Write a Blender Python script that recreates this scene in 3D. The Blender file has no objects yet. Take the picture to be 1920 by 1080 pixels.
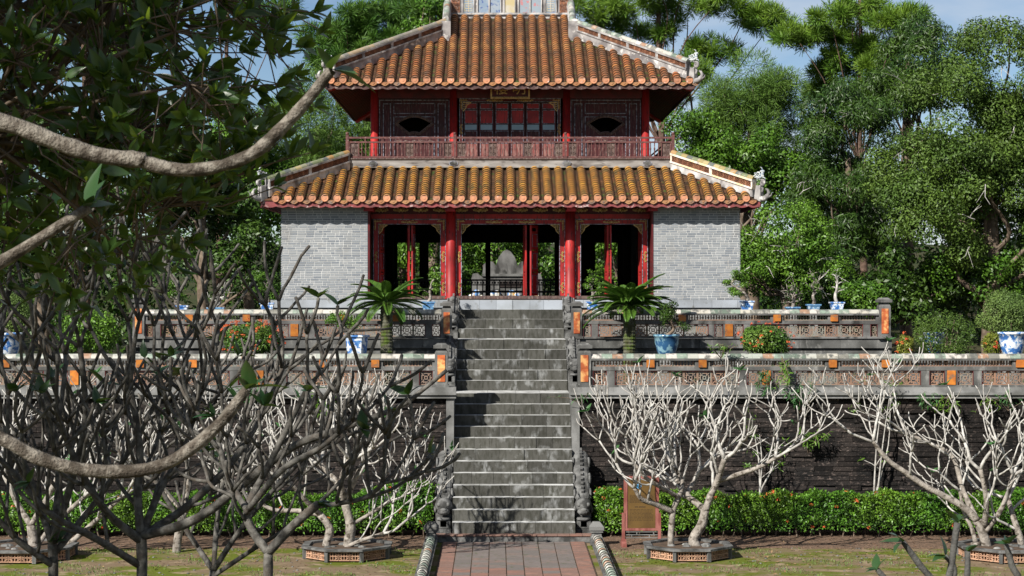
import bpy, bmesh, math, random
import numpy as np
from mathutils import Vector, Matrix

SC = bpy.context.scene
COL = SC.collection
R = math.radians
# ------------------------------------------------------------------ camera, sky, sun, exposure
EYE = Vector((-0.43, 0.0, 6.15))
FPX = 3542.0
cam = bpy.data.cameras.new('camera'); camo = bpy.data.objects.new('camera', cam); COL.objects.link(camo)
camo.location = EYE; camo.rotation_euler = (R(90), 0, 0)
cam.sensor_width = 36.0; cam.lens = FPX / 1920 * 36.0
cam.shift_x = 30 / 1920.0; cam.shift_y = 0.0
cam.clip_start = 0.1; cam.clip_end = 3000
cam.dof.use_dof = True; cam.dof.focus_distance = 56; cam.dof.aperture_fstop = 9
SC.camera = camo

SUN_AZ, SUN_EL = R(41), R(36)          # sun behind the camera, to its left
to_sun = Vector((-math.sin(SUN_AZ) * math.cos(SUN_EL), -math.cos(SUN_AZ) * math.cos(SUN_EL), math.sin(SUN_EL)))
sl = bpy.data.lights.new('sun', 'SUN'); sl.energy = 5.0; sl.angle = R(0.5); sl.color = (1.0, 0.955, 0.88)
slo = bpy.data.objects.new('sun', sl); COL.objects.link(slo)
slo.rotation_euler = (-to_sun).to_track_quat('-Z', 'Y').to_euler(); slo.location = (-30, -30, 40)

W_ = bpy.data.worlds.new('World'); SC.world = W_; W_.use_nodes = True
nt = W_.node_tree; nt.nodes.clear()
def N(t, typ, **kw):
    n = t.nodes.new(typ)
    for k, v in kw.items(): setattr(n, k, v)
    return n
o_ = N(nt, 'ShaderNodeOutputWorld'); bg = N(nt, 'ShaderNodeBackground'); bg.inputs['Strength'].default_value = 0.05
sky = N(nt, 'ShaderNodeTexSky', sky_type='NISHITA', sun_disc=False)
sky.sun_elevation = SUN_EL; sky.sun_rotation = math.atan2(to_sun.x, to_sun.y)
sky.air_density = 0.9; sky.dust_density = 0.1; sky.ozone_density = 3.0; sky.altitude = 800
tc = N(nt, 'ShaderNodeTexCoord'); mp = N(nt, 'ShaderNodeMapping'); mp.inputs['Scale'].default_value = (1, 1, 3.2)
mp.inputs['Location'].default_value = (0.35, 0.1, 0.62)
nz = N(nt, 'ShaderNodeTexNoise'); nz.inputs['Scale'].default_value = 2.6; nz.inputs['Detail'].default_value = 7; nz.inputs['Roughness'].default_value = 0.55
mr = N(nt, 'ShaderNodeMapRange'); mr.inputs['From Min'].default_value = 0.45; mr.inputs['From Max'].default_value = 0.63
mx = N(nt, 'ShaderNodeMix', data_type='RGBA'); mx.inputs['B'].default_value = (8.0, 8.4, 9.0, 1)
nt.links.new(tc.outputs['Generated'], mp.inputs['Vector']); nt.links.new(mp.outputs['Vector'], nz.inputs['Vector'])
nt.links.new(nz.outputs['Fac'], mr.inputs['Value']); nt.links.new(mr.outputs['Result'], mx.inputs['Factor'])
nt.links.new(sky.outputs['Color'], mx.inputs['A']); nt.links.new(mx.outputs['Result'], bg.inputs['Color'])
nt.links.new(bg.outputs['Background'], o_.inputs['Surface'])
SC.view_settings.view_transform = 'Standard'; SC.view_settings.look = 'None'
SC.view_settings.exposure = 0.85; SC.view_settings.gamma = 1.0; SC.view_settings.use_curve_mapping = False
SC.cycles.max_bounces = 6; SC.cycles.diffuse_bounces = 3; SC.cycles.glossy_bounces = 2
SC.cycles.transmission_bounces = 3; SC.cycles.transparent_max_bounces = 4
SC.cycles.caustics_reflective = False; SC.cycles.caustics_refractive = False

# ------------------------------------------------------------------ helpers
def at(px, py, Y):
    """point seen at photo pixel (px, py) at distance Y"""
    return Vector(((px - 930) * Y / FPX + EYE.x, Y, EYE.z - (py - 540) * Y / FPX))
def proj(p):
    s = FPX / max(p[1], .1)
    return 930 + (p[0] - EYE.x) * s, 540 - (p[2] - EYE.z) * s

WM = {}
I4 = Matrix.Identity(4)
def T(x, y, z): return Matrix.Translation((x, y, z))
def RX(a): return Matrix.Rotation(a, 4, 'X')
def RY(a): return Matrix.Rotation(a, 4, 'Y')
def RZ(a): return Matrix.Rotation(a, 4, 'Z')
def SCL(x, y, z): return Matrix.Diagonal((x, y, z, 1))
def put(name, data, parent=None, M=None):
    o = bpy.data.objects.new(name, data); COL.objects.link(o)
    M = M if M is not None else I4
    o.matrix_basis = M
    if parent is not None:
        o.parent = parent; o.matrix_parent_inverse = WM[parent.name].inverted()
    WM[o.name] = M
    return o
def tag(o, label=None, cat=None, group=None, kind=None):
    if label: o['label'] = label
    if cat: o['category'] = cat
    if group: o['group'] = group
    if kind: o['kind'] = kind
    return o
def thing(name, loc, label, cat, group=None):
    o = put(name, None, None, T(*loc)); o.empty_display_size = .2
    return tag(o, label, cat, group)

class MB:
    def __init__(s): s.v = []; s.f = []
    def add(s, v, f):
        b = len(s.v); s.v.extend(v); s.f.extend([tuple(i + b for i in q) for q in f]); return s
    def box(s, x0, x1, y0, y1, z0, z1):
        return s.add([(x0,y0,z0),(x1,y0,z0),(x1,y1,z0),(x0,y1,z0),(x0,y0,z1),(x1,y0,z1),(x1,y1,z1),(x0,y1,z1)],
                     [(0,3,2,1),(4,5,6,7),(0,1,5,4),(1,2,6,5),(2,3,7,6),(3,0,4,7)])
    def obox(s, M, sx, sy, sz):
        m = MB().box(-sx/2, sx/2, -sy/2, sy/2, -sz/2, sz/2)
        return s.add([tuple(M @ Vector(p)) for p in m.v], m.f)
    def bar(s, a, b, w, h=None):
        a = Vector(a); b = Vector(b); d = b - a; L = d.length
        if L < 1e-6: return s
        q = d.to_track_quat('X', 'Z').to_matrix().to_4x4()
        return s.obox(Matrix.Translation((a + b) / 2) @ q, L, w, h or w)
    def prism(s, poly, axis, a, b):
        """poly: 2D points; axis 'x': points are (y,z); 'y': (x,z); 'z': (x,y)"""
        def mk(p, t): return {'x': (t, p[0], p[1]), 'y': (p[0], t, p[1]), 'z': (p[0], p[1], t)}[axis]
        n = len(poly)
        v = [mk(p, a) for p in poly] + [mk(p, b) for p in poly]
        f = [tuple(range(n)), tuple(range(2*n-1, n-1, -1))] + [(i, i+n, (i+1) % n + n, (i+1) % n) for i in range(n)]
        return s.add(v, f)
    def lathe(s, prof, c=(0,0,0), n=16, sx=1, sy=1, ph=0):
        v = []; f = []
        for r, z in prof:
            for k in range(n):
                a = 2*math.pi*(k+ph)/n; v.append((c[0]+r*math.cos(a)*sx, c[1]+r*math.sin(a)*sy, c[2]+z))
        for i in range(len(prof)-1):
            for k in range(n):
                k2 = (k+1) % n; f.append((i*n+k, i*n+k2, (i+1)*n+k2, (i+1)*n+k))
        f.append(tuple(range(n-1, -1, -1))); f.append(tuple(range((len(prof)-1)*n, len(prof)*n)))
        return s.add(v, f)
    def tube(s, pts, rad, n=6, cap=True):
        pts = [Vector(p) for p in pts]; m = len(pts)
        if not hasattr(rad, '__len__'): rad = [rad]*m
        v = []; f = []; ref = None
        for i, p in enumerate(pts):
            d = (pts[min(i+1, m-1)] - pts[max(i-1, 0)])
            d = d.normalized() if d.length > 1e-9 else Vector((0,0,1))
            if ref is None: ref = Vector((1,0,0)) if abs(d.x) < .8 else Vector((0,1,0))
            u = (ref - d*ref.dot(d)).normalized(); w = d.cross(u); ref = u
            for k in range(n):
                a = 2*math.pi*k/n; q = p + (u*math.cos(a) + w*math.sin(a))*rad[i]; v.append(tuple(q))
        for i in range(m-1):
            for k in range(n):
                k2 = (k+1) % n; f.append((i*n+k, i*n+k2, (i+1)*n+k2, (i+1)*n+k))
        if cap:
            f.append(tuple(range(n-1, -1, -1))); f.append(tuple(range((m-1)*n, m*n)))
        return s.add(v, f)
    def ball(s, c, r, n=8, m=6, sc=(1,1,1)):
        prof = [(max(.02, math.sin(math.pi*i/m))*r, -math.cos(math.pi*i/m)*r*sc[2]) for i in range(m+1)]
        return s.lathe(prof, c, n, sc[0], sc[1])
    def mesh(s, name, mat, smooth=False):
        me = bpy.data.meshes.new(name); me.from_pydata(s.v, [], s.f)
        for mt in (mat if isinstance(mat, (list, tuple)) else [mat]): me.materials.append(mt)
        if smooth: me.polygons.foreach_set('use_smooth', [True]*len(me.polygons))
        me.validate(); me.update(); return me
    def build(s, name, mat, parent=None, smooth=False, M=None):
        return put(name, s.mesh(name, mat, smooth), parent, M)

def npmesh(name, V, F, mat, smooth=False):
    """V (n,3) array, F (m,k) array of k-gons"""
    me = bpy.data.meshes.new(name); k = F.shape[1]
    me.vertices.add(len(V)); me.vertices.foreach_set('co', np.ascontiguousarray(V, dtype=np.float32).ravel())
    me.loops.add(F.size); me.loops.foreach_set('vertex_index', np.ascontiguousarray(F, dtype=np.int32).ravel())
    me.polygons.add(len(F)); me.polygons.foreach_set('loop_start', np.arange(0, F.size, k, dtype=np.int32))
    if smooth: me.polygons.foreach_set('use_smooth', np.ones(len(F), dtype=bool))
    me.materials.append(mat); me.update(calc_edges=True); return me
def frames(d, n):
    d = d / np.linalg.norm(d, axis=1, keepdims=True)
    z = n - (n*d).sum(1, keepdims=True)*d
    z = z / np.maximum(np.linalg.norm(z, axis=1, keepdims=True), 1e-6)
    y = np.cross(z, d)
    return np.stack([d, y, z], axis=2)           # columns x,y,z
def scatter(tv, tf, mats, locs):
    K = len(locs); n = len(tv)
    V = np.einsum('kij,nj->kni', mats, tv) + locs[:, None, :]
    F = tf[None] + (np.arange(K)*n)[:, None, None]
    return V.reshape(-1, 3), F.reshape(-1, tf.shape[1])
def unit(rs, k):
    u = rs.normal(size=(k, 3)); return u/np.linalg.norm(u, axis=1, keepdims=True)
def hollow(outer, holes, depth):
    """flat plate (x,z outline with holes, y thickness 0..depth) as mesh data"""
    cu = bpy.data.curves.new('t', 'CURVE'); cu.dimensions = '2D'; cu.fill_mode = 'BOTH'; cu.extrude = depth/2
    for poly in [outer] + holes:
        sp = cu.splines.new('POLY'); sp.points.add(len(poly)-1); sp.use_cyclic_u = True
        for p, q in zip(sp.points, poly): p.co = (q[0], q[1], 0, 1)
    ob = bpy.data.objects.new('t', cu); COL.objects.link(ob)
    dg = bpy.context.evaluated_depsgraph_get(); me = bpy.data.meshes.new_from_object(ob.evaluated_get(dg))
    bpy.data.objects.remove(ob); bpy.data.curves.remove(cu)
    me.transform(Matrix(((1,0,0,0),(0,0,-1,depth/2),(0,1,0,0),(0,0,0,1))))
    me.materials.clear(); return me

# ------------------------------------------------------------------ materials
def mat(name, c1, c2=None, sc=3.0, lo=.38, hi=.62, rough=.75, spec=.25, bump=0, bsc=40, ov=0, iv=0, metal=0, trans=0,
        c3=None, sc3=8, lo3=.5, hi3=.62, st=(1,1,1), st3=(1,1,1), pick=None, src='o', emit=0, tcol=None):
    m = bpy.data.materials.new(name); m.use_nodes = True; t = m.node_tree; b = t.nodes['Principled BSDF']; L = t.links.new
    geo = N(t, 'ShaderNodeNewGeometry'); oi = N(t, 'ShaderNodeObjectInfo')
    b.inputs['Roughness'].default_value = rough; b.inputs['Specular IOR Level'].default_value = spec; b.inputs['Metallic'].default_value = metal
    def noise(s, stv, lo, hi, det=5):
        mp = N(t, 'ShaderNodeMapping'); mp.inputs['Scale'].default_value = stv; L(geo.outputs['Position'], mp.inputs['Vector'])
        n = N(t, 'ShaderNodeTexNoise'); n.inputs['Scale'].default_value = s; n.inputs['Detail'].default_value = det; L(mp.outputs['Vector'], n.inputs['Vector'])
        if lo is None: return n.outputs['Fac']
        r = N(t, 'ShaderNodeMapRange'); r.inputs['From Min'].default_value = lo; r.inputs['From Max'].default_value = hi; L(n.outputs['Fac'], r.inputs['Value'])
        return r.outputs['Result']
    def mixc(f, a, bb):
        x = N(t, 'ShaderNodeMix', data_type='RGBA')
        if hasattr(f, 'links'): L(f, x.inputs['Factor'])
        else: x.inputs['Factor'].default_value = f
        for s_, vv in (('A', a), ('B', bb)):
            if hasattr(vv, 'links'): L(vv, x.inputs[s_])
            else: x.inputs[s_].default_value = (*vv[:3], 1)
        return x.outputs['Result']
    rnd = oi.outputs['Random'] if src == 'o' else geo.outputs['Random Per Island']
    if pick:
        cr = N(t, 'ShaderNodeValToRGB'); cr.color_ramp.interpolation = 'CONSTANT'
        while len(cr.color_ramp.elements) < len(pick): cr.color_ramp.elements.new(.5)
        for i, c in enumerate(pick): cr.color_ramp.elements[i].position = i/len(pick); cr.color_ramp.elements[i].color = (*c, 1)
        L(rnd, cr.inputs['Fac']); col = cr.outputs['Color']
        if c2 is not None: col = mixc(noise(sc, st, lo, hi), col, c2)
    elif c2 is not None: col = mixc(noise(sc, st, lo, hi), c1, c2)
    else: col = c1
    if c3 is not None: col = mixc(noise(sc3, st3, lo3, hi3), col, c3)
    for amt, sock in ((ov, oi.outputs['Random']), (iv, geo.outputs['Random Per Island'])):
        if amt:
            r = N(t, 'ShaderNodeMapRange'); r.inputs['To Min'].default_value = 1-amt; r.inputs['To Max'].default_value = 1+amt; L(sock, r.inputs['Value'])
            x = N(t, 'ShaderNodeVectorMath', operation='SCALE'); L(r.outputs['Result'], x.inputs['Scale'])
            if hasattr(col, 'links'): L(col, x.inputs[0])
            else: x.inputs[0].default_value = col[:3]
            col = x.outputs['Vector']
    if hasattr(col, 'links'): L(col, b.inputs['Base Color'])
    else: b.inputs['Base Color'].default_value = (*col[:3], 1)
    if bump:
        bp = N(t, 'ShaderNodeBump'); bp.inputs['Strength'].default_value = bump; bp.inputs['Distance'].default_value = .02
        L(noise(bsc, (1,1,1), None, None, 4), bp.inputs['Height']); L(bp.outputs['Normal'], b.inputs['Normal'])
    if trans:
        tr = N(t, 'ShaderNodeBsdfTranslucent'); ms = N(t, 'ShaderNodeMixShader'); ms.inputs['Fac'].default_value = trans
        if tcol: tr.inputs['Color'].default_value = (*tcol, 1)
        elif hasattr(col, 'links'): L(col, tr.inputs['Color'])
        else: tr.inputs['Color'].default_value = (*col[:3], 1)
        L(b.outputs['BSDF'], ms.inputs[1]); L(tr.outputs['BSDF'], ms.inputs[2]); L(ms.outputs['Shader'], t.nodes['Material Output'].inputs['Surface'])
    return m

M_ = {}
def dm(key, *a, **k): M_[key] = mat(key, *a, **k); return M_[key]
dm('ground', (.15,.11,.070), (.085,.105,.013), sc=.7, lo=.43, hi=.57, rough=.95, spec=.1, bump=.5, bsc=12, c3=(.24,.18,.12), sc3=2.6, lo3=.54, hi3=.68, st=(1,1.6,1))
dm('litter', (.13,.085,.06), (.075,.055,.04), sc=9, rough=.95, spec=.1, bump=.8, bsc=25, c3=(.2,.13,.09), sc3=22)
dm('stone', (.135,.135,.13), (.050,.050,.047), sc=1.6, rough=.85, spec=.2, bump=.25, bsc=35, c3=(.24,.235,.22), sc3=7, lo3=.57, hi3=.74, st=(1,1,.7), st3=(1,1,.4), ov=.12)
dm('stone_pale', (.20,.20,.195), (.09,.09,.085), sc=1.8, rough=.85, spec=.2, bump=.2, bsc=30, c3=(.10,.10,.095), sc3=5, lo3=.56, hi3=.74, st3=(1,1,.35), ov=.14)
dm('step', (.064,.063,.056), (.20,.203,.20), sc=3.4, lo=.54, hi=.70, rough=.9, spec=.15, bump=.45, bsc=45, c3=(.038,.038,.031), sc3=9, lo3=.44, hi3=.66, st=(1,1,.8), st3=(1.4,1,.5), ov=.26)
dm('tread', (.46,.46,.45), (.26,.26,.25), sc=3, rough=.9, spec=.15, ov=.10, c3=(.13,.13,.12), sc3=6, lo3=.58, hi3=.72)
dm('blue_stone', (.30,.325,.36), (.22,.235,.25), sc=1.5, rough=.8, bump=.1, c3=(.15,.15,.14), sc3=5, lo3=.6, hi3=.75, ov=.16)
dm('stone_black', (.075,.073,.07), (.15,.148,.143), sc=2.2, rough=.9, spec=.2, bump=.3, bsc=35, c3=(.03,.03,.028), sc3=4, lo3=.5, hi3=.66, st3=(1,1,.5), ov=.15)
dm('carved', (.07,.07,.068), (.145,.145,.14), sc=5, rough=.9, spec=.2, bump=.7, bsc=22, c3=(.04,.04,.038), sc3=3)
dm('dark_brick', (.023,.0185,.0165), (.0075,.007,.0068), sc=1.6, rough=.9, spec=.2, bump=1.0, bsc=26, c3=(.10,.078,.068), sc3=13, lo3=.56, hi3=.74, st=(1,1,1.5), st3=(.7,1,1.6), ov=.65)
dm('dark_mortar', (.018,.016,.015), (.035,.03,.028), sc=4, rough=.95)
dm('grey_brick', None, (.40,.40,.39), sc=9, lo=.62, hi=.8, pick=[(.20,.215,.23),(.22,.232,.243),(.18,.195,.212),(.245,.253,.26),(.21,.222,.233),(.155,.17,.19)], rough=.8, spec=.25, bump=.15, bsc=40, c3=(.15,.138,.12), sc3=1.1, lo3=.54, hi3=.74, st3=(1,1,.6))
dm('mortar', (.52,.52,.505), (.40,.395,.38), sc=1.2, rough=.9, c3=(.26,.24,.21), sc3=1.6, lo3=.55, hi3=.75, st3=(1,1,.6))
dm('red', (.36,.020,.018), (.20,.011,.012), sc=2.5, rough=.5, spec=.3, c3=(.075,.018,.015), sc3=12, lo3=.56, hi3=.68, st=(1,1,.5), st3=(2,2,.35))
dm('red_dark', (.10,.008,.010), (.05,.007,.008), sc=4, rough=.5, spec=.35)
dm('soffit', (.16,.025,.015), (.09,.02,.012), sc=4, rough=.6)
dm('old_wood', (.115,.075,.062), (.055,.032,.03), sc=6, rough=.75, c3=(.22,.18,.16), sc3=9, lo3=.55, hi3=.7, st=(3,3,.5), st3=(4,4,.6), bump=.2)
dm('panel_wood', (.062,.012,.014), (.030,.009,.010), sc=5, rough=.6, c3=(.15,.105,.09), sc3=7, lo3=.55, hi3=.72, st=(4,4,.6), st3=(5,5,.5), ov=.15)
dm('rail_wood', (.125,.052,.047), (.075,.032,.030), sc=8, rough=.65, c3=(.19,.13,.12), sc3=12, lo3=.58, hi3=.7)
dm('beam_grey', (.16,.145,.135), (.28,.265,.25), sc=2.2, lo=.45, hi=.65, rough=.85, c3=(.06,.05,.046), sc3=5, lo3=.55, hi3=.7, st=(.5,1,2), st3=(.6,1,2), bump=.2)
dm('trim', (.24,.25,.30), (.06,.05,.06), sc=16, lo=.42, hi=.58, rough=.6)
dm('gold', (.55,.36,.13), (.34,.20,.06), sc=18, rough=.42, spec=.5, metal=.35)
dm('glass_blue', (.16,.25,.30), (.13,.21,.26), sc=3, rough=.15, spec=.5)
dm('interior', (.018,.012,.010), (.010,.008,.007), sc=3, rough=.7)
dm('lacquer', (.012,.011,.012), (.03,.028,.03), sc=10, rough=.35)
dm('tile_up', None, (.20,.085,.032), sc=5, lo=.48, hi=.62, pick=[(.30,.105,.032),(.22,.075,.028),(.36,.145,.042),(.26,.11,.04),(.15,.065,.035),(.40,.19,.06),(.28,.09,.03)], src='i', rough=.55, spec=.3, c3=(.085,.052,.034), sc3=2.4, lo3=.52, hi3=.68, st3=(1.6,.7,.7))
dm('tile_low', None, (.27,.125,.03), sc=5, lo=.48, hi=.63, pick=[(.40,.195,.028),(.31,.14,.024),(.44,.23,.035),(.36,.17,.03),(.21,.115,.03),(.46,.26,.045),(.34,.14,.026)], src='i', rough=.5, spec=.35, c3=(.10,.075,.026), sc3=3.2, lo3=.52, hi3=.66, st3=(1.6,.7,.7))
dm('tile_edge', (.060,.034,.020), (.11,.07,.045), sc=6, rough=.9, spec=.1)
dm('pan', (.085,.038,.017), (.032,.020,.012), sc=6, rough=.7, c3=(.04,.065,.012), sc3=4, lo3=.57, hi3=.66, iv=.35)
dm('disc', (.48,.215,.115), (.36,.17,.10), sc=5, rough=.6, ov=.2, c3=(.55,.42,.36), sc3=9, lo3=.62, hi3=.72)
dm('drip', None, (.30,.15,.07), sc=9, pick=[(.33,.15,.06),(.14,.10,.08),(.36,.19,.09),(.17,.13,.11),(.28,.11,.05)], rough=.6)
dm('fascia', (.22,.05,.052), (.12,.04,.04), sc=6, rough=.7, c3=(.42,.30,.29), sc3=10, lo3=.58, hi3=.7)
dm('fascia_dark', (.09,.05,.045), (.05,.03,.03), sc=6, rough=.8, c3=(.26,.21,.19), sc3=9, lo3=.56, hi3=.68)
dm('plaster', (.48,.465,.45), (.22,.21,.205), sc=2.6, rough=.85, c3=(.11,.10,.10), sc3=4.5, lo3=.52, hi3=.68, st3=(1,1,.5), bump=.2, ov=.08)
dm('plaster_old', (.30,.285,.275), (.13,.12,.12), sc=2.6, rough=.88, c3=(.52,.50,.47), sc3=6, lo3=.58, hi3=.7, bump=.2)
dm('plaster_warm', (.60,.47,.27), (.58,.55,.52), sc=2.5, rough=.85, c3=(.30,.27,.25), sc3=6, lo3=.58, hi3=.7)
dm('coping', None, (.40,.38,.34), sc=10, lo=.55, hi=.72, pick=[(.34,.34,.30),(.19,.24,.19),(.38,.355,.30),(.27,.16,.10),(.10,.13,.10),(.29,.31,.27),(.44,.41,.37),(.16,.155,.13)], rough=.4, spec=.45, c3=(.10,.10,.09), sc3=6, lo3=.5, hi3=.66)
dm('coping_olive', None, (.28,.25,.20), sc=10, lo=.55, hi=.72, pick=[(.24,.19,.08),(.13,.15,.08),(.28,.17,.07),(.09,.10,.09),(.30,.25,.12),(.20,.20,.13)], rough=.45, spec=.4)
dm('coping_grey', None, (.30,.28,.25), sc=10, lo=.55, hi=.72, pick=[(.24,.20,.14),(.19,.17,.14),(.28,.21,.13),(.16,.15,.13)], rough=.5, spec=.35)
dm('orange', (.42,.15,.022), (.30,.09,.018), sc=6, rough=.4, spec=.4, c3=(.13,.09,.06), sc3=8, lo3=.57, hi3=.7, ov=.3)
dm('orange_red', (.42,.11,.035), (.30,.07,.025), sc=6, rough=.35, spec=.45, c3=(.60,.32,.12), sc3=5, ov=.2)
dm('terracotta', None, (.22,.14,.10), sc=8, pick=[(.25,.135,.085),(.19,.11,.075),(.19,.195,.165),(.27,.15,.095),(.15,.12,.10),(.20,.185,.15)], rough=.75, c3=(.07,.09,.045), sc3=9, lo3=.62, hi3=.72)
dm('terracotta_dark', (.17,.07,.04), (.26,.12,.065), sc=8, rough=.75, ov=.3)
dm('ceramic', (.50,.51,.50), (.22,.25,.27), sc=14, rough=.5, c3=(.16,.22,.33), sc3=18, lo3=.58, hi3=.66, bump=.4, bsc=30)
dm('porcelain', (.60,.64,.68), (.04,.13,.36), sc=7.5, lo=.47, hi=.53, rough=.15, spec=.5, c3=(.10,.24,.46), sc3=16, lo3=.56, hi3=.62)
dm('porcelain_dim', (.17,.30,.36), (.025,.08,.17), sc=6.5, lo=.46, hi=.52, rough=.2, spec=.5)
dm('porcelain_blue', (.13,.27,.42), (.05,.13,.28), sc=10, rough=.2, spec=.5, c3=(.42,.52,.6), sc3=14, lo3=.58, hi3=.64)
dm('soil', (.05,.035,.025), (.09,.06,.04), sc=8, rough=.95)
dm('bark_pale', (.42,.405,.375), (.26,.245,.225), sc=7, lo=.42, hi=.6, rough=.85, spec=.2, bump=.4, bsc=40, c3=(.12,.105,.09), sc3=11, lo3=.60, hi3=.70)
dm('bark_trunk', (.30,.27,.235), (.17,.15,.13), sc=8, rough=.9, spec=.15, bump=.8, bsc=28, c3=(.07,.058,.045), sc3=9, lo3=.52, hi3=.64)
dm('bark_fore_shade', (.125,.118,.105), (.046,.042,.037), sc=12, rough=.85, spec=.2, bump=.4, bsc=50, c3=(.065,.055,.045), sc3=7, lo3=.52, hi3=.64)  # bark darkened to carry the shade of the left foreground
dm('bark_near_shade', (.21,.187,.155), (.085,.07,.055), sc=22, lo=.40, hi=.6, rough=.85, spec=.2, bump=1.0, bsc=70, c3=(.05,.04,.03), sc3=7, lo3=.47, hi3=.58)  # base colour lowered to stand in for dappled shade on the limbs
dm('bark_shoot_shade', (.085,.083,.075), (.045,.043,.04), sc=12, rough=.8, bump=.5, bsc=50)  # shade on the corner shoots is put into this dark colour
dm('bark_tree', (.09,.066,.048), (.16,.125,.095), sc=5, rough=.95, spec=.1, bump=.6, bsc=20)
dm('bark_pine', (.075,.05,.038), (.13,.085,.065), sc=5, rough=.95, spec=.1, bump=.6, bsc=20)
def leafm(k, c, c2, iv=.45, tr=.16, rough=.42, spec=.28, sc=.8, tcol=None):
    return dm(k, c, c2, sc=sc, rough=rough, spec=spec, iv=iv, trans=tr, tcol=tcol)
leafm('leaf_hedge', (0.054,0.144,0.013), (0.093,0.180,0.016), iv=.75, tr=.2)
leafm('leaf_ixora', (0.054,0.131,0.019), (0.096,0.158,0.024), iv=.5, tr=.2)
leafm('leaf_dark', (0.021,0.054,0.008), (0.044,0.087,0.010), iv=.5, tr=.18, rough=.45, spec=.35)
leafm('leaf_mid', (0.045,0.109,0.010), (0.074,0.152,0.014), iv=.45)
leafm('leaf_bright', (0.063,0.141,0.014), (0.096,0.188,0.019), iv=.45)
leafm('leaf_olive', (0.051,0.097,0.015), (0.079,0.132,0.020), iv=.4, tr=.2, rough=.55)
leafm('leaf_pine', (0.039,0.101,0.013), (0.067,0.140,0.015), iv=.45, tr=.15, rough=.55)
leafm('leaf_pine_warm', (0.071,0.151,0.014), (0.117,0.197,0.018), iv=.4, tr=.2, rough=.55)
leafm('leaf_casuarina', (0.067,0.131,0.020), (0.094,0.166,0.024), iv=.35, tr=.2, rough=.6)
leafm('leaf_conifer', (0.083,0.140,0.033), (0.121,0.178,0.039), iv=.4, tr=.1, rough=.6)
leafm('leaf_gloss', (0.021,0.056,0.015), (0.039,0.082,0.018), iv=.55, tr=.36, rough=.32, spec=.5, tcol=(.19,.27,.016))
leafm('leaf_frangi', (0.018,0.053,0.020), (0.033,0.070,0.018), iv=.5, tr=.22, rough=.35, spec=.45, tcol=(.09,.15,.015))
leafm('leaf_green', (.045,.125,.04), (.06,.15,.045), iv=.3, tr=.3)
leafm('leaf_cycad', (0.037,0.093,0.014), (0.071,0.139,0.019), iv=.4, tr=.12, rough=.35)
leafm('leaf_yellow', (.16,.20,.03), (.22,.22,.04), iv=.3, tr=.3)
dm('flower', (.55,.075,.03), (.62,.16,.05), sc=6, rough=.6, iv=.2, trans=.2)
dm('moss', (.045,.07,.012), (.07,.09,.02), sc=9, rough=.95, bump=.6)
dm('forest_floor', (.022,.034,.010), (.05,.045,.025), sc=.6, rough=.95, spec=.1)
# ------------------------------------------------------------------ the setting: ground, path, terraces
rng = random.Random(7)
UB = {}
def unit_box(mk):
    if mk not in UB: UB[mk] = MB().box(-.5,.5,-.5,.5,-.5,.5).mesh('block_' + mk, M_[mk])
    return UB[mk]
def block(name, mk, parent, x0, x1, y0, y1, z0, z1):
    return put(name, unit_box(mk), parent, T((x0+x1)/2, (y0+y1)/2, (z0+z1)/2) @ SCL(abs(x1-x0), y1-y0, z1-z0))

Z1, Z2, Z3 = 3.386, 4.726, 5.80        # terrace levels
RS, TR = .268, .33
m = MB().box(-300, 300, -60, 500, -.6, -.03)
tag(m.build('ground', M_['ground']), 'mossy bare earth of the courtyard', 'ground', kind='structure')
m = MB()
for sg in (-1, 1): m.prism([(sg*2.0,44.75),(sg*2.2,44.6),(sg*6,44.85),(sg*11,44.7),(sg*18,44.9),(sg*18,48.1),(sg*2.0,48.1)][::sg], 'z', -.028, -.012)
tag(m.build('garden_bed', M_['litter']), 'strip of brown earth and leaf litter under the hedges', 'garden bed', kind='structure')
xs = [-1.72,-1.37,-.98,-.59,-.20,.19,.58,.97,1.36,1.72]
pv = MB().box(-1.74, 1.74, -5, 45.9, -.03, -.012)
path = tag(pv.build('path', M_['soil']), 'brick paved path leading to the stairs', 'path', kind='structure')
dm('paver', None, (.13,.11,.10), sc=5, pick=[(.145,.125,.115),(.12,.108,.10),(.165,.125,.11),(.14,.122,.115),(.155,.132,.122),(.18,.12,.10)], rough=.9, bump=.3, c3=(.08,.085,.05), sc3=6, lo3=.58, hi3=.7)
dm('paver_red', None, (.16,.10,.08), sc=5, pick=[(.21,.11,.083),(.165,.095,.075),(.23,.13,.10),(.18,.11,.09)], rough=.9, bump=.3)
for c in range(9):
    y = 38.0 + rng.random()*.1
    while y < 45.78:
        d = .385*rng.uniform(.9, 1.1) if 0 < c < 8 else .16; red = c in (0, 8) or (39 < y < 41.4 and rng.random() < .75)
        y1 = min(y + d, 45.8)
        block('paver', 'paver_red' if red else 'paver', path, xs[c]+.012, xs[c+1]-.012, y+.008, y1-.008, -.03, rng.uniform(-.006, .006))
        y = y1

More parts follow.
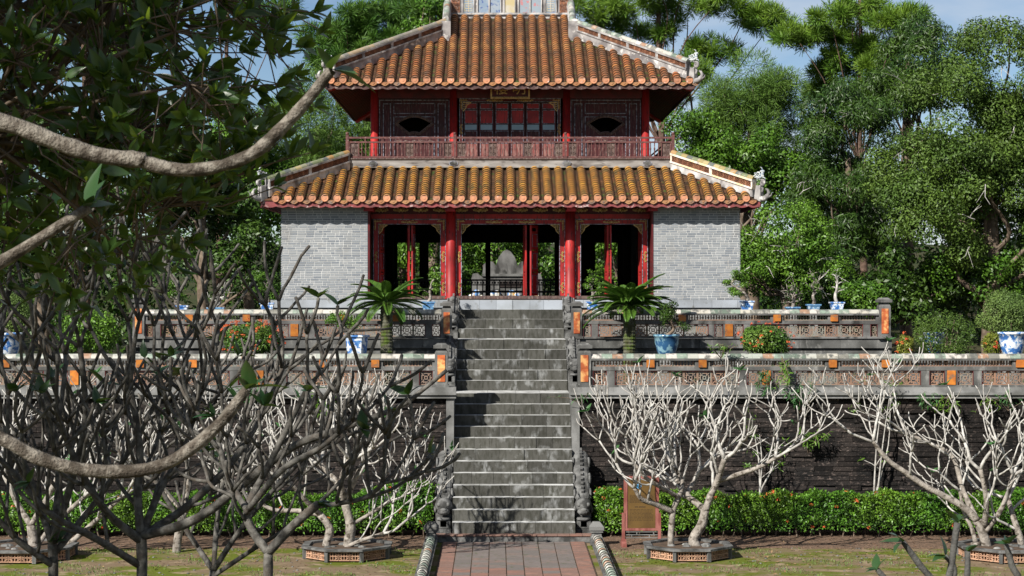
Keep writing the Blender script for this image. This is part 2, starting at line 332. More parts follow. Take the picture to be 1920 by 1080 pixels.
def terrace(name, label, xw, yf, yb, yc, z0, z1):
    m = MB()
    for sg in (-1, 1): m.box(min(sg*1.52, sg*xw), max(sg*1.52, sg*xw), yf, yb, z0, z1)
    m.box(-1.519, 1.519, yc, yb-.003, z0, z1-.004)
    return tag(m.build(name, M_['stone']), label, 'terrace', kind='structure')
terrace('lower_terrace', 'wide lower stone terrace', 18, 48.45, 78, 50.2, -.02, Z1)
terrace('middle_terrace', 'middle stone terrace around the platform', 10.42, 52.2, 72.6, 53.8, Z1-.1, Z2)
terrace('platform', 'stone platform carrying the pavilion', 6.95, 55.0, 69.6, 54.9, Z2-.1, Z3)
m = MB(); hx = np.linspace(-160, 160, 33); hy = np.linspace(79, 330, 26)
hv = [(x, y, -.1 + 9*min(1, max(0, (y-84)/70))**1.3 + 1.2*math.sin(x*.07)*min(1, (y-79)/40) + 3*max(0,(y-150)/100)) for y in hy for x in hx]
m.add(hv, [(j*33+i, j*33+i+1, (j+1)*33+i+1, (j+1)*33+i) for j in range(25) for i in range(32)])
tag(m.build('hillside', M_['forest_floor'], smooth=True), 'wooded slope rising behind the terraces', 'hillside', kind='structure')

# ------------------------------------------------------------------ staircase
st = thing('staircase', (0, 46, 0), 'long weathered grey stone staircase climbing to the red pavilion', 'staircase')
SBK = {}
def step_block(mk):
    if mk not in SBK:
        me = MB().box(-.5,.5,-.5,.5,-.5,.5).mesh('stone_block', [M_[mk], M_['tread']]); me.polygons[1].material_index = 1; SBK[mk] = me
    return SBK[mk]
y = 46.0; z = .17; steps = []
for k in range(21):
    if k in (12, 17): y += 1.30
    elif k: y += TR
    steps.append((y, z)); z += RS
prof = [(45.99+.05, .0)]
for (y, z) in steps: prof += [(y+.02, z), (y+.02, z+RS-.02)]
prof += [(55.9, Z3-.02), (55.9, 0)]
MB().prism(prof, 'x', -1.49, 1.49).build('core', M_['step'], st)
for k, (y, z) in enumerate(steps):
    last = k == 20
    dep = 1.33 if k in (11, 16) else (1.25 if last else TR+.03)
    mk = 'blue_stone' if last else 'step'
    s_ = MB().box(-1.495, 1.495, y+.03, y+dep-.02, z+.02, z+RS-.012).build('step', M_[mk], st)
    x = -1.5; n = rng.choice([4, 5, 5, 6]) if not last else 6
    cuts = sorted(rng.uniform(-1.3, 1.3) for _ in range(n*3))
    cuts = [-1.5] + [c + rng.uniform(-.1, .1) for c in [ -1.5 + 3.0*(i+1)/n for i in range(n-1)]] + [1.5]
    for a, b in zip(cuts, cuts[1:]):
        mm = mk if (last or True) else 'blue_stone'
        j = rng.uniform(-.022, .012)
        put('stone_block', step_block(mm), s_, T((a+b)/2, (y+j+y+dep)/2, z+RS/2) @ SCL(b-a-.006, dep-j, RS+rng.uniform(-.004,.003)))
# brick footing course
ft = MB().box(-2.0, 2.0, 45.80, 46.06, -.02, .135).build('footing', M_['carved'], st)
for i in range(13):
    block('brick', 'paver_red', ft, -1.96+i*.302, -1.96+i*.302+.294, 45.77, 46.05, .135, .172)

# ------------------------------------------------------------------ retaining walls of dark brick
for sg, side in ((-1, 'left'), (1, 'right')):
    w = thing('retaining_wall', (sg*9, 48.2, 0), 'dark weathered brick retaining wall to the %s of the stairs' % side, 'wall', 'brick retaining walls')
    def X(a, b): return (min(sg*a, sg*b), max(sg*a, sg*b))
    a, b = X(1.72, 18)
    MB().box(a, b, 48.28, 48.46, -.02, 3.33).build('mortar_bed', M_['dark_mortar'], w)
    a, b = X(1.505, 1.70); MB().box(a, b, 48.15, 50.9, -.02, 3.335).build('end_pilaster', M_['stone_pale'], w)
    m = MB(); a, b = X(1.45, 18); m.box(a, b, 48.08, 48.5, 3.34, 3.43); m.box(a, b, 48.02, 48.5, 3.43, 3.49); m.box(a, b, 48.12, 48.5, 3.49, 3.62)
    m.build('cornice', M_['stone_pale'], w)
    rest = []; cand = []
    for r in range(27):
        z = r*.1235; x = 1.71 + (0 if r % 2 else -.25)*1.0
        while x < 18:
            L = rng.uniform(.44, .66); x0 = max(x, 1.71); x1 = min(x+L, 18)
            if x1 - x0 > .08:
                j = rng.uniform(-.03, .02) - (.025 if rng.random() < .12 else 0) + (.03 if rng.random() < .1 else 0)
                cand.append((x0, x1-.008, 48.235+j, z, z+.1235-.010+rng.uniform(-.010, .005)))
            x += L
    vis = sorted([c for c in cand if c[3] > .9 and c[0] < 13.6], key=lambda c: c[0])[:300]; vs = set(vis)
    for c in vis:
        a, b = X(c[0], c[1]); block('brick', 'dark_brick', w, a, b, c[2], 48.3, c[3], c[4])
    m = MB()
    for c in cand:
        if c not in vs: a, b = X(c[0], c[1]); m.box(a, b, c[2], 48.3, c[3], c[4])
    tag(m.build('brickwork', M_['dark_brick'], w), kind='stuff')
    # terrace two: stone coursed wall
    w = thing('stone_wall', (sg*6, 52, Z1), 'low coursed grey stone wall below the upper balustrade, %s of the stairs' % side, 'wall', 'coursed stone walls')
    a, b = X(1.5, 10.45); MB().box(a, b, 52.07, 52.2, Z1, 4.72).build('wall_core', M_['stone'], w)
    a, b = X(1.5, 1.66); MB().box(a, b, 51.9, 53.6, Z1, 4.73).build('end_pilaster', M_['stone'], w)
    for (z0, z1, yo) in ((Z1, 3.80, 51.97), (3.80, 4.17, 51.99), (4.17, 4.43, 51.95), (4.50, 4.76, 51.90)):
        x = 1.67
        while x < 10.45:
            L = rng.uniform(.7, 1.2); x1 = min(x+L, 10.45)
            if 10.45 - x1 < .3: x1 = 10.45
            a, b = X(x, x1-.006); block('stone_block', 'stone', w, a, b, yo+rng.uniform(-.006,.006), 52.1, z0, z1-.006); x = x1
    a, b = X(1.5, 10.47); MB().box(a, b, 52.03, 52.12, 4.435, 4.492).build('groove_moulding', M_['stone'], w)
    # platform base
    w = thing('platform_base', (sg*4, 55, Z2), 'moulded pale stone base of the pavilion platform, %s of the stairs' % side, 'plinth', 'platform plinths')
    x = 1.56
    while x < 6.97:
        x1 = min(x + rng.uniform(.5, .75), 6.98)
        if 6.98 - x1 < .25: x1 = 6.98
        a, b = X(x, x1-.006); block('stone_block', 'blue_stone', w, a, b, 54.84, 55.05, 5.58, 5.803); x = x1
    m = MB(); a, b = X(1.56, 6.96); m.box(a, b, 54.90, 55.02, 5.50, 5.576); m.box(a, b, 54.94, 55.02, 5.05, 5.498); m.box(a, b, 54.80, 55.02, Z2, 5.04)
    m.build('base_course', M_['stone_pale'], w)
    for p0, p1 in ((1.9, 4.2), (4.5, 6.7)):
        a, b = X(p0, p1); m = MB(); m.box(a, b, 54.885, 54.935, 5.43, 5.49); m.box(a, b, 54.885, 54.935, 5.06, 5.12); m.box(a, a+.06, 54.885, 54.935, 5.125, 5.425); m.box(b-.06, b, 54.885, 54.935, 5.125, 5.425)
        m.build('panel_frame', M_['stone_pale'], w)

# ------------------------------------------------------------------ balustrades with pierced tiles
def fret_tile():
    m = MB(); t = .5
    for q in range(4):
        M = RY(q*math.pi/2)
        m.obox(M @ T(0, 0, .465), 1.0, 1.0, .07); m.obox(M @ T(0, 0, .30), .34, .9, .07); m.obox(M @ T(.17, 0, .22), .07, .9, .2)
        m.obox(M @ T(0, 0, .37), .07, .9, .14); m.obox(M @ T(.33, 0, .33) @ RY(math.pi/4), .07, .9, .3); m.obox(M @ T(0, 0, .1), .2, .9, .07)
        m.obox(M @ T(-.28, 0, .17), .16, .9, .06)
    return m.mesh('fret_tile', M_['terracotta'])
FT = fret_tile()
def post_mesh(w, d, h, mk='stone'):
    m = MB()
    m.box(-w/2-.03, w/2+.03, -d/2-.03, d/2+.03, 0, .06); m.box(-w/2, w/2, -d/2, d/2, .06, h-.24)
    m.lathe([(w*.707, h-.24), (w*.52, h-.16), (w*.5, h-.13)], n=4, ph=.5); m.box(-w/2-.035, w/2+.035, -d/2-.035, d/2+.035, h-.13, h-.05)
    m.lathe([(w*.74, h-.05), (w*.45, h)], n=4, ph=.5)
    return m
def balustrade(sg, side, which, Y, zb, zt, posts, sq, longs, oran, up_o, up_open, xend, label, group):
    """zb, zt: bottom and top; the rail runs at sg*x"""
    H = zt - zb; th = .13; SM = M_['stone_black'] if which == 2 else M_['stone']
    t = thing('balustrade', (sg*(posts[0][0]+xend)/2, Y, zb), label, 'balustrade', group)
    def bx(m, a, b, y0, y1, z0, z1): m.box(min(sg*a, sg*b), max(sg*a, sg*b), y0, y1, z0, z1)
    x0 = posts[0][1]
    zl = zb + .05; zm0 = zb + H*.50; zm1 = zb + H*.62; zu = zb + H*.80; zc = zb + H*.86
    m = MB(); bx(m, x0, xend, Y-th, Y+th, zb, zl); m.build('bottom_rail', SM, t)
    m = MB(); bx(m, x0, xend, Y-th+.01, Y+th-.01, zm0, zm1); m.build('middle_rail', SM, t)
    m = MB(); bx(m, x0, xend, Y-th-.03, Y+th+.03, zu, zc); m.build('top_rail', SM, t)
    holes = sorted(sq + longs); prev = x0
    for (a, b) in holes + [(xend, xend)]:
        if a - prev > .02:
            m = MB(); bx(m, prev, a, Y-th+.02, Y+th-.02, zl, zm0); m.build('pier', SM, t)
        prev = b
    for (a, b) in holes:
        n = max(1, round((b-a)/((zm0-zl)*.98))); wd = (b-a)/n
        fr = MB(); bx(fr, a, b, Y-th+.025, Y-th+.05, zm0-.018, zm0); bx(fr, a, a+.018, Y-th+.025, Y-th+.05, zl, zm0-.019); bx(fr, b-.018, b, Y-th+.025, Y-th+.05, zl, zm0-.019)
        fr.build('panel_frame', M_['red_dark'], t)
        for i in range(n):
            xc = sg*(a + wd*(i+.5)); put('lattice_tile', FT, t, T(xc, Y-.02, (zl+zm0)/2) @ SCL(wd*.99, .07, (zm0-zl)*.99))
    prev = x0
    for (a, b) in up_open + [(xend, xend)]:
        if a - prev > .02:
            m = MB(); bx(m, prev, a, Y-th+.02, Y+th-.02, zm1, zu); m.build('pier', SM, t)
        prev = b
    for (a, b) in up_open:
        m = MB(); n = int((b-a)/.075)
        for i in range(n):
            xa = a + (b-a)*(i+.5)/n; bx(m, xa-.014, xa+.014, Y-.04, Y+.02, zm1, zu)
            if i % 2: bx(m, xa-.045, xa+.03, Y-.03, Y+.01, (zm1+zu)/2-.012, (zm1+zu)/2+.014)
        bx(m, a, b, Y-.042, Y+.015, zm1+.0, zm1+.02)
        tag(m.build('spindle_row', M_['terracotta'], t), kind='stuff')
    for xo in oran:
        m = MB(); bx(m, xo-.105, xo+.105, Y-th-.015, Y-th+.02, zl+.01, zm0-.0); m.build('glazed_plaque', M_['orange'], t)
    for xo in up_o:
        m = MB(); bx(m, xo-.1, xo+.1, Y-th-.045, Y-th+.02, zm1-.02, zu+.02); m.build('glazed_plaque', M_['orange'], t)
    n = int((xend-x0)/.27); L = (xend-x0)/n
    cp = MB(); pr = []
    for k in range(7):
        a = math.pi*k/6; pr.append((-math.cos(a)*.15, math.sin(a)*(zt-zc)))
    cp.prism(pr, 'x', -.5, .5); cpm = cp.mesh('coping_tile', M_['coping'])
    for i in range(n):
        put('coping_tile', cpm, t, T(sg*(x0+L*(i+.5)), Y, zc+.002) @ SCL(L*.985, 1, rng.uniform(.93, 1.04)))
    for (a, b, ph) in posts:
        pm = post_mesh(b-a, b-a, ph).build('post', SM, t, M=T(sg*(a+b)/2, Y, zb))
        w = (b-a)*.58; xc = sg*(a+b)/2; h0 = zb+.14; h1 = zb+ph-.30; hm = h0+(h1-h0)*rng.uniform(.4, .55)
        for (u, v) in ((h0, hm-.006), (hm, h1)):
            MB().box(xc-w/2, xc+w/2, Y-(b-a)/2-.018, Y-(b-a)/2+.01, u, v).build('glazed_tile', M_['orange_red'], pm)
for sg, side in ((-1, 'left'), (1, 'right')):
    balustrade(sg, side, 1, 48.33, 3.62, 4.47, [(1.66, 1.99, 1.12)], [(2.04,2.40),(5.97,6.31),(6.63,7.02),(10.63,11.03),(11.35,11.76),(15.4,15.8)],
               [(2.60,5.78),(7.23,10.42),(11.97,15.15)], [6.47, 11.19], [3.51,4.84,8.16,9.51,12.94,14.25],
               [(2.06,3.32),(3.70,4.65),(5.03,7.97),(8.35,9.32),(9.70,12.75),(13.13,14.06),(14.44,17.2)], 17.9,
               'long lower stone balustrade with pierced tiles %s of the stairs, above the dark brick wall' % side, 'pierced tile balustrades')
    balustrade(sg, side, 2, 51.98, 4.765, 5.56, [(1.64, 1.93, 1.02), (10.08, 10.40, 1.12)], [(1.96,2.19),(5.57,5.81),(6.12,6.37),(9.85,10.05)],
               [(2.37,5.41),(6.55,9.65)], [5.965], [3.17,4.68,7.28,8.85],
               [(1.97,3.0),(3.33,4.52),(4.85,7.1),(7.45,8.68),(9.02,10.0)], 10.08,
               'shorter upper stone balustrade with pierced tiles %s of the stairs, ending in a tall post' % side, 'pierced tile balustrades')

# ------------------------------------------------------------------ carved dragons flanking the stairs
def dragon(sg, xc, yb, zb, yf, zf, zfoot, wd, label):
    """body runs from (yb,zb) at the wall down to the head at (yf,zf); block foot to zfoot"""
    t = thing('stone_dragon', (sg*xc, yf, zfoot), label, 'statue', 'stone dragons beside the stairs')
    x = sg*xc; w = wd/2; L = yb - yf
    def sp(u, k=.05): return (yb - L*u, zb + (zf-zb)*u + k*math.sin(u*math.pi*2.2))
    top = [sp(u/10) for u in range(11)]
    lowz = lambda y: zfoot
    # body: loft of rounded sections
    m = MB(); secs = []
    for i, (y, z) in enumerate(top):
        base = zfoot; ring = []
        for k in range(9):
            a = math.pi*k/8; ring.append((x - math.cos(a)*w, y, z - w*.9 + math.sin(a)*w*.9))
        ring = [(x - w*.95, y, base)] + ring + [(x + w*.95, y, base)]
        secs.append(ring)
    n = 11; v = [p for r in secs for p in r]
    f = [(i*n+k, i*n+(k+1) % n, (i+1)*n+(k+1) % n, (i+1)*n+k) for i in range(10) for k in range(n)] + [tuple(range(n)), tuple(range(11*n-1, 10*n-1, -1))]
    m.add(v, f); m.build('body', M_['carved'], t, smooth=False)
    sm = MB()
    for u in np.arange(.02, .8, .075):
        y, z = sp(u); sm.obox(T(x, y, z+.02) @ RX(math.atan2(zf-zb, -L) + math.pi), wd*.16, .10, .075)
    sm.build('spine', M_['carved'], t)
    cl = MB()
    for u in (.18, .45, .7):
        for q in (-1, 1):
            y, z = sp(u); c = Vector((x+q*w*.98, y, z-w*.9))
            cl.tube([c + Vector((0, math.cos(a)*r_*wd*.5, math.sin(a)*r_*wd*.5)) for a, r_ in ((k*.7, 1-.1*k) for k in range(9))], [.035*wd/.4]*9, 5)
    cl.build('cloud_scroll', M_['carved'], t)
    hy, hz = yf, zf
    h = MB(); k = wd/.4
    h.ball((x, hy-.02, hz-.06*k), .22*k, 10, 7, (1, 1.1, .85)); h.ball((x, hy-.20*k, hz-.20*k), .15*k, 10, 6, (1.05, 1.15, .6))
    hd = h.build('head', M_['carved'], t, smooth=True)
    for q in (-1, 1):
        MB().ball((x+q*.11*k, hy-.19*k, hz-.03*k), .055*k, 8, 6).build('eye', M_['stone'], hd, smooth=True)
        MB().tube([(x+q*.10*k, hy+.05, hz+.08*k), (x+q*.14*k, hy+.16, hz+.17*k), (x+q*.12*k, hy+.30, hz+.22*k)], [.04*k, .032*k, .015*k], 6).build('horn', M_['carved'], hd)
        MB().ball((x+q*.2*k, hy+.02, hz-.16*k), .07*k, 8, 5, (.6, 1, 1.4)).build('mane_curl', M_['carved'], hd, smooth=True)
    MB().ball((x, hy-.30*k, hz-.15*k), .065*k, 8, 6, (1.3, 1, .8)).build('nose', M_['stone_pale'], hd, smooth=True)
    MB().lathe([(.17*k, -.03*k), (.175*k, .0), (.15*k, .03*k)], (x, hy-.17*k, hz-.37*k), 12, 1, 1.1).build('jaw', M_['carved'], hd, smooth=True)
    MB().box(x-.075*k, x+.075*k, hy-.30*k, hy-.08, zfoot+.3*k, hz-.40*k).build('beard', M_['carved'], hd)
    p = MB(); p.box(x-w*.92, x+w*.92, hy-.34*k, hy+.30, zfoot, zfoot+.26*k); p.box(x-w*.85, x+w*.85, hy-.30*k, hy+.30, zfoot+.27*k, max(zfoot+.4*k, hz-.42*k))
    p.build('pedestal', M_['carved'], t)
for sg, side in ((-1, 'left'), (1, 'right')):
    dragon(sg, 1.72, 48.12, 2.02, 46.55, .86, .0, .40, 'large carved dragon at the foot of the stairs on the %s' % side)
    dragon(sg, 1.68, 51.88, 4.80, 50.75, 4.15, Z1, .34, 'middle carved dragon beside the second flight of stairs on the %s' % side)
    dragon(sg, 1.66, 54.80, 5.92, 53.75, 5.35, Z2, .32, 'upper carved dragon below the pavilion door on the %s side of the stairs' % side)

# ------------------------------------------------------------------ low walls beside the path
for sg, side in ((-1, 'left'), (1, 'right')):
    t = thing('path_wall', (sg*1.98, 42, 0), 'low coped wall along the %s edge of the brick path' % side, 'wall', 'low walls beside the path')
    xc = sg*1.98
    MB().box(xc-.11, xc+.11, 30, 45.1, -.03, .12).build('wall_body', M_['carved'], t)
    MB().box(xc-.15, xc+.15, 30, 45.1, .122, .155).build('ledge', M_['stone'], t)
    cp = MB(); cp.prism([(-math.cos(math.pi*k/8)*.10, math.sin(math.pi*k/8)*.11) for k in range(9)], 'y', -.5, .5); cpm = cp.mesh('coping_tile', M_['coping'], True)
    y = 36.0
    while y < 45.0:
        L = rng.uniform(.3, .36); put('coping_tile', cpm, t, T(xc, y+L/2, .157) @ SCL(rng.uniform(.95,1.06), L*.94, rng.uniform(.95, 1.05))); y += L
    n = MB(); n.box(-.15,.15,-.15,.15,0,.16); n.lathe([(.21,.16),(.165,.22),(.16,.30)], n=4, ph=.5); n.box(-.15,.15,-.15,.15,.30,.35); n.box(-.175,.175,-.175,.175,.352,.44); n.lathe([(.235,.44),(.12,.545),(.05,.55)], n=4, ph=.5)
    n.build('newel_post', M_['stone'], t, M=T(xc, 45.32, .0))
# ------------------------------------------------------------------ the pavilion
YC = 62.2
pav = thing('pavilion', (0, YC, Z3), 'two storey red lacquer pavilion with orange tile roofs above the stairs', 'pavilion')
def PB(m, name, mk, parent=None, smooth=False, M=None): return m.build(name, M_[mk], parent or pav, smooth, M)
FY = 55.45                                                  # brick front
bk = unit_box('grey_brick')
for sg in (-1, 1):
    def X(a, b): return (min(sg*a, sg*b), max(sg*a, sg*b))
    a, b = X(4.20, 6.72); w = PB(MB().box(a, b, FY+.004, FY+.45, Z3, 8.66), 'brick_wall', 'mortar')
    cand = []; nrow = 40; ph = (8.62-Z3)/nrow
    for r in range(nrow):
        x = 4.19; z = Z3 + r*ph
        if r % 2: L0 = .12
        else: L0 = .22
        first = True
        while x < 6.75 - .02:
            L = L0 if first else (rng.choice([.25, .25, .25, .12]) + rng.uniform(-.012, .012)); first = False
            x1 = min(x+L, 6.75); 
            if 6.75 - x1 < .05: x1 = 6.75
            cand.append((x+.009, x1-.009, FY-.003+rng.uniform(-.003, .002), z+.009, z+ph-.008)); x = x1
    cand.sort(key=lambda c: -(c[1]-c[0]))
    for c in cand[:150]: a, b = X(c[0], c[1]); block('brick', 'grey_brick', w, a, b, c[2], FY+.02, c[3], c[4])
    m = MB()
    for c in cand[150:]: a, b = X(c[0], c[1]); m.box(a, b, c[2], FY+.02, c[3], c[4])
    gm = mat('grey_brick_course', None, (.40,.40,.39), sc=9, lo=.62, hi=.8, pick=[(.20,.215,.23),(.22,.232,.243),(.18,.195,.212),(.245,.253,.26),(.21,.222,.233),(.155,.17,.19)], src='i', rough=.8, c3=(.15,.138,.12), sc3=1.1, lo3=.54, hi3=.74, st3=(1,1,.6))
    tag(m.build('brickwork', gm, w), kind='stuff')
    a, b = X(6.30, 6.74); PB(MB().box(a, b, FY+.455, 2*YC-FY, Z3, 8.66), 'side_wall', 'grey_brick')
    a, b = X(4.2, 6.29); PB(MB().box(a, b, 2*YC-FY-.45, 2*YC-FY, Z3, 8.66), 'back_wall', 'grey_brick')
    a, b = X(4.14, 4.19); PB(MB().box(a, b, FY+.01, 56.35, Z3, 8.6), 'door_jamb', 'red_dark')
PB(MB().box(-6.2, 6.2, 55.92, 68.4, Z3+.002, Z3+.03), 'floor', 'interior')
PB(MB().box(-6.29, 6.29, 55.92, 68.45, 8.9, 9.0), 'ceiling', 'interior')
# red columns, inner columns, back posts
cm = MB().lathe([(.19,0),(.19,.06),(.155,.08),(.15,1.2),(.145,2.9)], n=18).mesh('column', M_['red'], True)
for x in (-1.77, 1.77): put('column', cm, pav, T(x, 56.06, Z3))
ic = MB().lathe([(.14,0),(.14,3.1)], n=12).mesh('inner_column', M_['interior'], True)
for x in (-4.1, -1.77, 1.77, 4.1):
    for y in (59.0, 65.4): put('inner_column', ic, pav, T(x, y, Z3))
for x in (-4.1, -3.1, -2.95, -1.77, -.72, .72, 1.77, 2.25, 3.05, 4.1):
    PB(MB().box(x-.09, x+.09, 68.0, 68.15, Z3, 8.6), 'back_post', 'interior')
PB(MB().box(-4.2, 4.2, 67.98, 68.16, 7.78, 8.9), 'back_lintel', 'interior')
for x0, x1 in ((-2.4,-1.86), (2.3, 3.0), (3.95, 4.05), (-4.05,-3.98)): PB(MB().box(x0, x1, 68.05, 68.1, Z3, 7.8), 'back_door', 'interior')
# black lacquer rail near the back
lr = MB(); lr.box(-4.1, 4.1, 66.9, 66.96, 6.40, 6.46); lr.box(-4.1, 4.1, 66.9, 66.96, 6.24, 6.28); lr.box(-4.1, 4.1, 66.9, 66.96, 5.98, 6.05)
for i in range(42): lr.box(-4.1+i*.2-.02, -4.1+i*.2+.02, 66.91, 66.95, 5.83, 6.40)
PB(lr, 'inner_railing', 'lacquer')
im = MB()
for i in range(80): im.box(-4.05+i*.102, -4.05+i*.102+.05, 66.885, 66.897, 6.30, 6.375)
tag(PB(im, 'railing_inlay', 'trim'), kind='stuff')

# gilt carvings
def scroll(m, c, r, turns, w, d=.012, sgn=1, a0=0):
    p = []
    for k in range(int(turns*9)+1):
        a = a0 + sgn*k*2*math.pi/9; q = r*(1-.75*k/(turns*9)); p.append((c[0]+math.cos(a)*q, c[1], c[2]+math.sin(a)*q))
    m.tube(p, w, 4)
def orn_mid():
    m = MB(); m.ball((0,0,0), .035, 8, 5, (1.3,.5,1))
    for s in (-1, 1):
        scroll(m, (s*.085,0,.012), .042, 1.3, .009, sgn=s); scroll(m, (s*.155,0,-.008), .032, 1.2, .008, sgn=-s)
        m.bar((s*.03,0,-.03), (s*.24,0,-.012), .016); m.bar((s*.18,0,.02), (s*.25,0,0), .014); m.ball((s*.05,0,-.035), .018, 6, 4); m.ball((s*.2,0,.02), .014, 6, 4)
    return m.mesh('carving', M_['gold'])
def orn_corner():                       # L of scrolls, corner at origin, going +x and -z
    m = MB()
    for (x, z, s) in ((.03,-.03,1),(.11,-.025,-1),(.18,-.03,1),(.035,-.11,1),(.03,-.19,-1),(.03,-.26,1)): scroll(m, (x,0,z), .032, 1.3, .008, sgn=s)
    m.bar((0,0,-.055),(.24,0,-.05),.012); m.bar((.055,0,0),(.05,0,-.32),.012)
    return m.mesh('carving', M_['gold'])
def orn_bracket():
    m = MB(); m.bar((0,0,0),(.26,0,0),.02); m.bar((0,0,0),(0,0,-.27),.02)
    for k in range(1, 4):
        m.bar((k*.062,0,0),(k*.062,0,-.25+k*.075),.014); m.bar((0,0,-k*.062),(.25-k*.072,0,-k*.062),.014)
    m.bar((.25,0,-.005),(.12,0,-.085),.022); m.bar((.12,0,-.085),(.10,0,-.16),.02); m.bar((.10,0,-.16),(.005,0,-.27),.022)
    return m.mesh('fret_bracket', M_['gold'])
def orn_tall():
    m = MB()
    for k in range(5): scroll(m, ((-1)**k*.018,0,-k*.062), .034, 1.3, .009, sgn=(-1)**k)
    m.bar((0,0,.04),(0,0,-.29),.012)
    return m.mesh('carving', M_['gold'])
OM, OC, OB, OT = orn_mid(), orn_corner(), orn_bracket(), orn_tall()
def bay(xa, xb, y, z0, z1, jw, hw, mids, frame_mk='red', low_orn=True):
    """door frame between xa and xb (outer), y front face"""
    fr = MB(); fr.box(xa, xb, y, y+.10, z1-hw, z1); fr.box(xa, xa+jw, y, y+.10, z0, z1-hw-.001); fr.box(xb-jw, xb, y, y+.10, z0, z1-hw-.001)
    f = PB(fr, 'door_frame', frame_mk)
    t = MB(); e = .02
    t.box(xa, xb, y-.012, y-.001, z1-.03, z1); t.box(xa, xa+e, y-.012, y-.001, z0, z1-.031); t.box(xb-e, xb, y-.012, y-.001, z0, z1-.031)
    t.box(xa+jw-e, xb-jw+e, y-.012, y-.001, z1-hw, z1-hw+e); t.box(xa+jw-e, xa+jw, y-.012, y-.001, z0, z1-hw-.001); t.box(xb-jw, xb-jw+e, y-.012, y-.001, z0, z1-hw-.001)
    t.build('painted_moulding', M_['trim'], f)
    for s, x in ((1, xa), (-1, xb)):
        put('carving', OC, f, T(x+s*.02, y-.014, z1-.03) @ SCL(s, 1, 1)); put('fret_bracket', OB, f, T(x+s*jw, y+.03, z1-hw-.01) @ SCL(s, 1, 1))
        put('carving', OT, f, T(x+s*jw*.5, y-.012, z0+(z1-z0)*.56))
        if low_orn: put('carving', OT, f, T(x+s*jw*.5, y-.012, z0+.36))
    for q in mids: put('carving', OM, f, T(xa+(xb-xa)*q, y-.012, z1-hw*.5-.005))
    return f
ZT = Z3 + .12
bay(-4.08, -1.92, 56.10, ZT, 8.20, .17, .165, [.5])
bay(-1.62, 1.62, 56.10, ZT, 8.20, .17, .165, [.35, .65])
bay(1.92, 4.08, 56.10, ZT, 8.20, .17, .165, [.5])
for a, b in ((-4.12,-1.93), (-1.61,1.61), (1.93,4.12)): PB(MB().box(a, b, 56.0, 56.22, Z3+.005, ZT-.002), 'threshold', 'old_wood')
PB(MB().box(-4.13, 4.13, 56.03, 56.2, 8.205, 8.34), 'lintel', 'red')
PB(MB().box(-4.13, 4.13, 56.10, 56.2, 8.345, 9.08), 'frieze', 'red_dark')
for i in range(14):
    x = -3.85 + i*.592
    if min(abs(x-1.77), abs(x+1.77)) > .2: put('frieze_carving', OM, pav, T(x, 56.09, 8.47) @ SCL(.9, 1, 1.5))
# door leaves, folded open
def leaf_mesh(w, h):
    fr = MB(); fr.box(0,.06,-.025,.025,0,h); fr.box(w-.06,w,-.025,.025,0,h)
    for z in (0, .62, .72, 1.28, 1.38, h-.25, h-.07): fr.box(.06, w-.06, -.025, .025, z, z+.07)
    pn = MB()
    pn.box(.06,w-.06,-.012,.012,.07,.62); pn.box(.06,w-.06,-.012,.012,.79,1.28); pn.box(.06,w-.06,-.012,.012,1.45,h-.25); 
    return fr, pn
def door_leaf(x, y, ang, w=.52, mk='red', h=2.1):
    fr, pn = leaf_mesh(w, h)
    d = PB(fr, 'door_leaf', mk, M=T(x, y, ZT) @ RZ(ang)); pn.build('door_panel', M_['panel_wood'] if mk != 'red' else M_['red'], d, M=T(x, y, ZT) @ RZ(ang))
    tm = MB()
    for z0, z1 in ((.08,.61),(.80,1.27),(1.46,h-.26)):
        for z in (z0, z1-.014): tm.box(.065, w-.065, -.034, -.014, z, z+.014)
        for xx in (.065, w-.079): tm.box(xx, xx+.014, -.034, -.014, z0+.015, z1-.015)
    tm.build('panel_moulding', M_['trim'], d, M=T(x, y, ZT) @ RZ(ang))
for x, a in ((-3.02, 97), (-2.93, 84), (2.90, 95), (2.98, 86), (.46, 96), (.60, 66), (-3.9, 80), (3.92, 96)): door_leaf(x, 56.24, R(a))
# beam ends under the eaves
for x in (-4.15, -1.77, 1.77, 4.15):
    PB(MB().prism([(x-.15, 8.40), (x+.15, 8.40), (x+.10, 8.58), (x-.10, 8.58)], 'y', 55.12, 56.05), 'beam_end', 'red')
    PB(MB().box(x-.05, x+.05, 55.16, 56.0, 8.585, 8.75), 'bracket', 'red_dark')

# ---- upper storey
dm('worn_red', (.20,.05,.045), (.24,.14,.12), sc=5, lo=.42, hi=.6, rough=.7, c3=(.10,.05,.045), sc3=9, st=(4,4,.6), st3=(4,4,.6))
UY = 58.04; BZ = 10.05
PB(MB().box(-4.94, 4.94, YC-4.94, YC+4.94, 9.80, BZ), 'balcony_beam', 'beam_grey')
PB(MB().box(-4.98, 4.98, YC-4.98, YC+4.98, BZ+.002, BZ+.035), 'balcony_floor', 'old_wood')
for x in (-4.16, -1.72, 1.72, 4.16):
    md = MB(); md.lathe([(.13, 0), (.13, .02)], n=20); PB(md, 'medallion', 'trim', M=T(x, YC-4.942, 9.925) @ RX(R(90)) @ SCL(1.05, .62, 1))
    md = MB(); md.lathe([(.11, 0), (.11, .028), (.06, .03), (.05, .035)], n=20); PB(md, 'medallion_boss', 'carved', M=T(x, YC-4.942, 9.925) @ RX(R(90)) @ SCL(1.05, .6, 1))
uc = MB().lathe([(.155,0),(.155,.08),(.125,.1),(.12,2.5)], n=16).mesh('upper_column', M_['red'], True)
for x in (-4.16, -1.74, 1.74, 4.16): put('upper_column', uc, pav, T(x, UY, BZ))
for x in (-4.16, 4.16):
    for y in (60.4, 64.0, 66.3): put('upper_column', uc, pav, T(x, y, BZ))
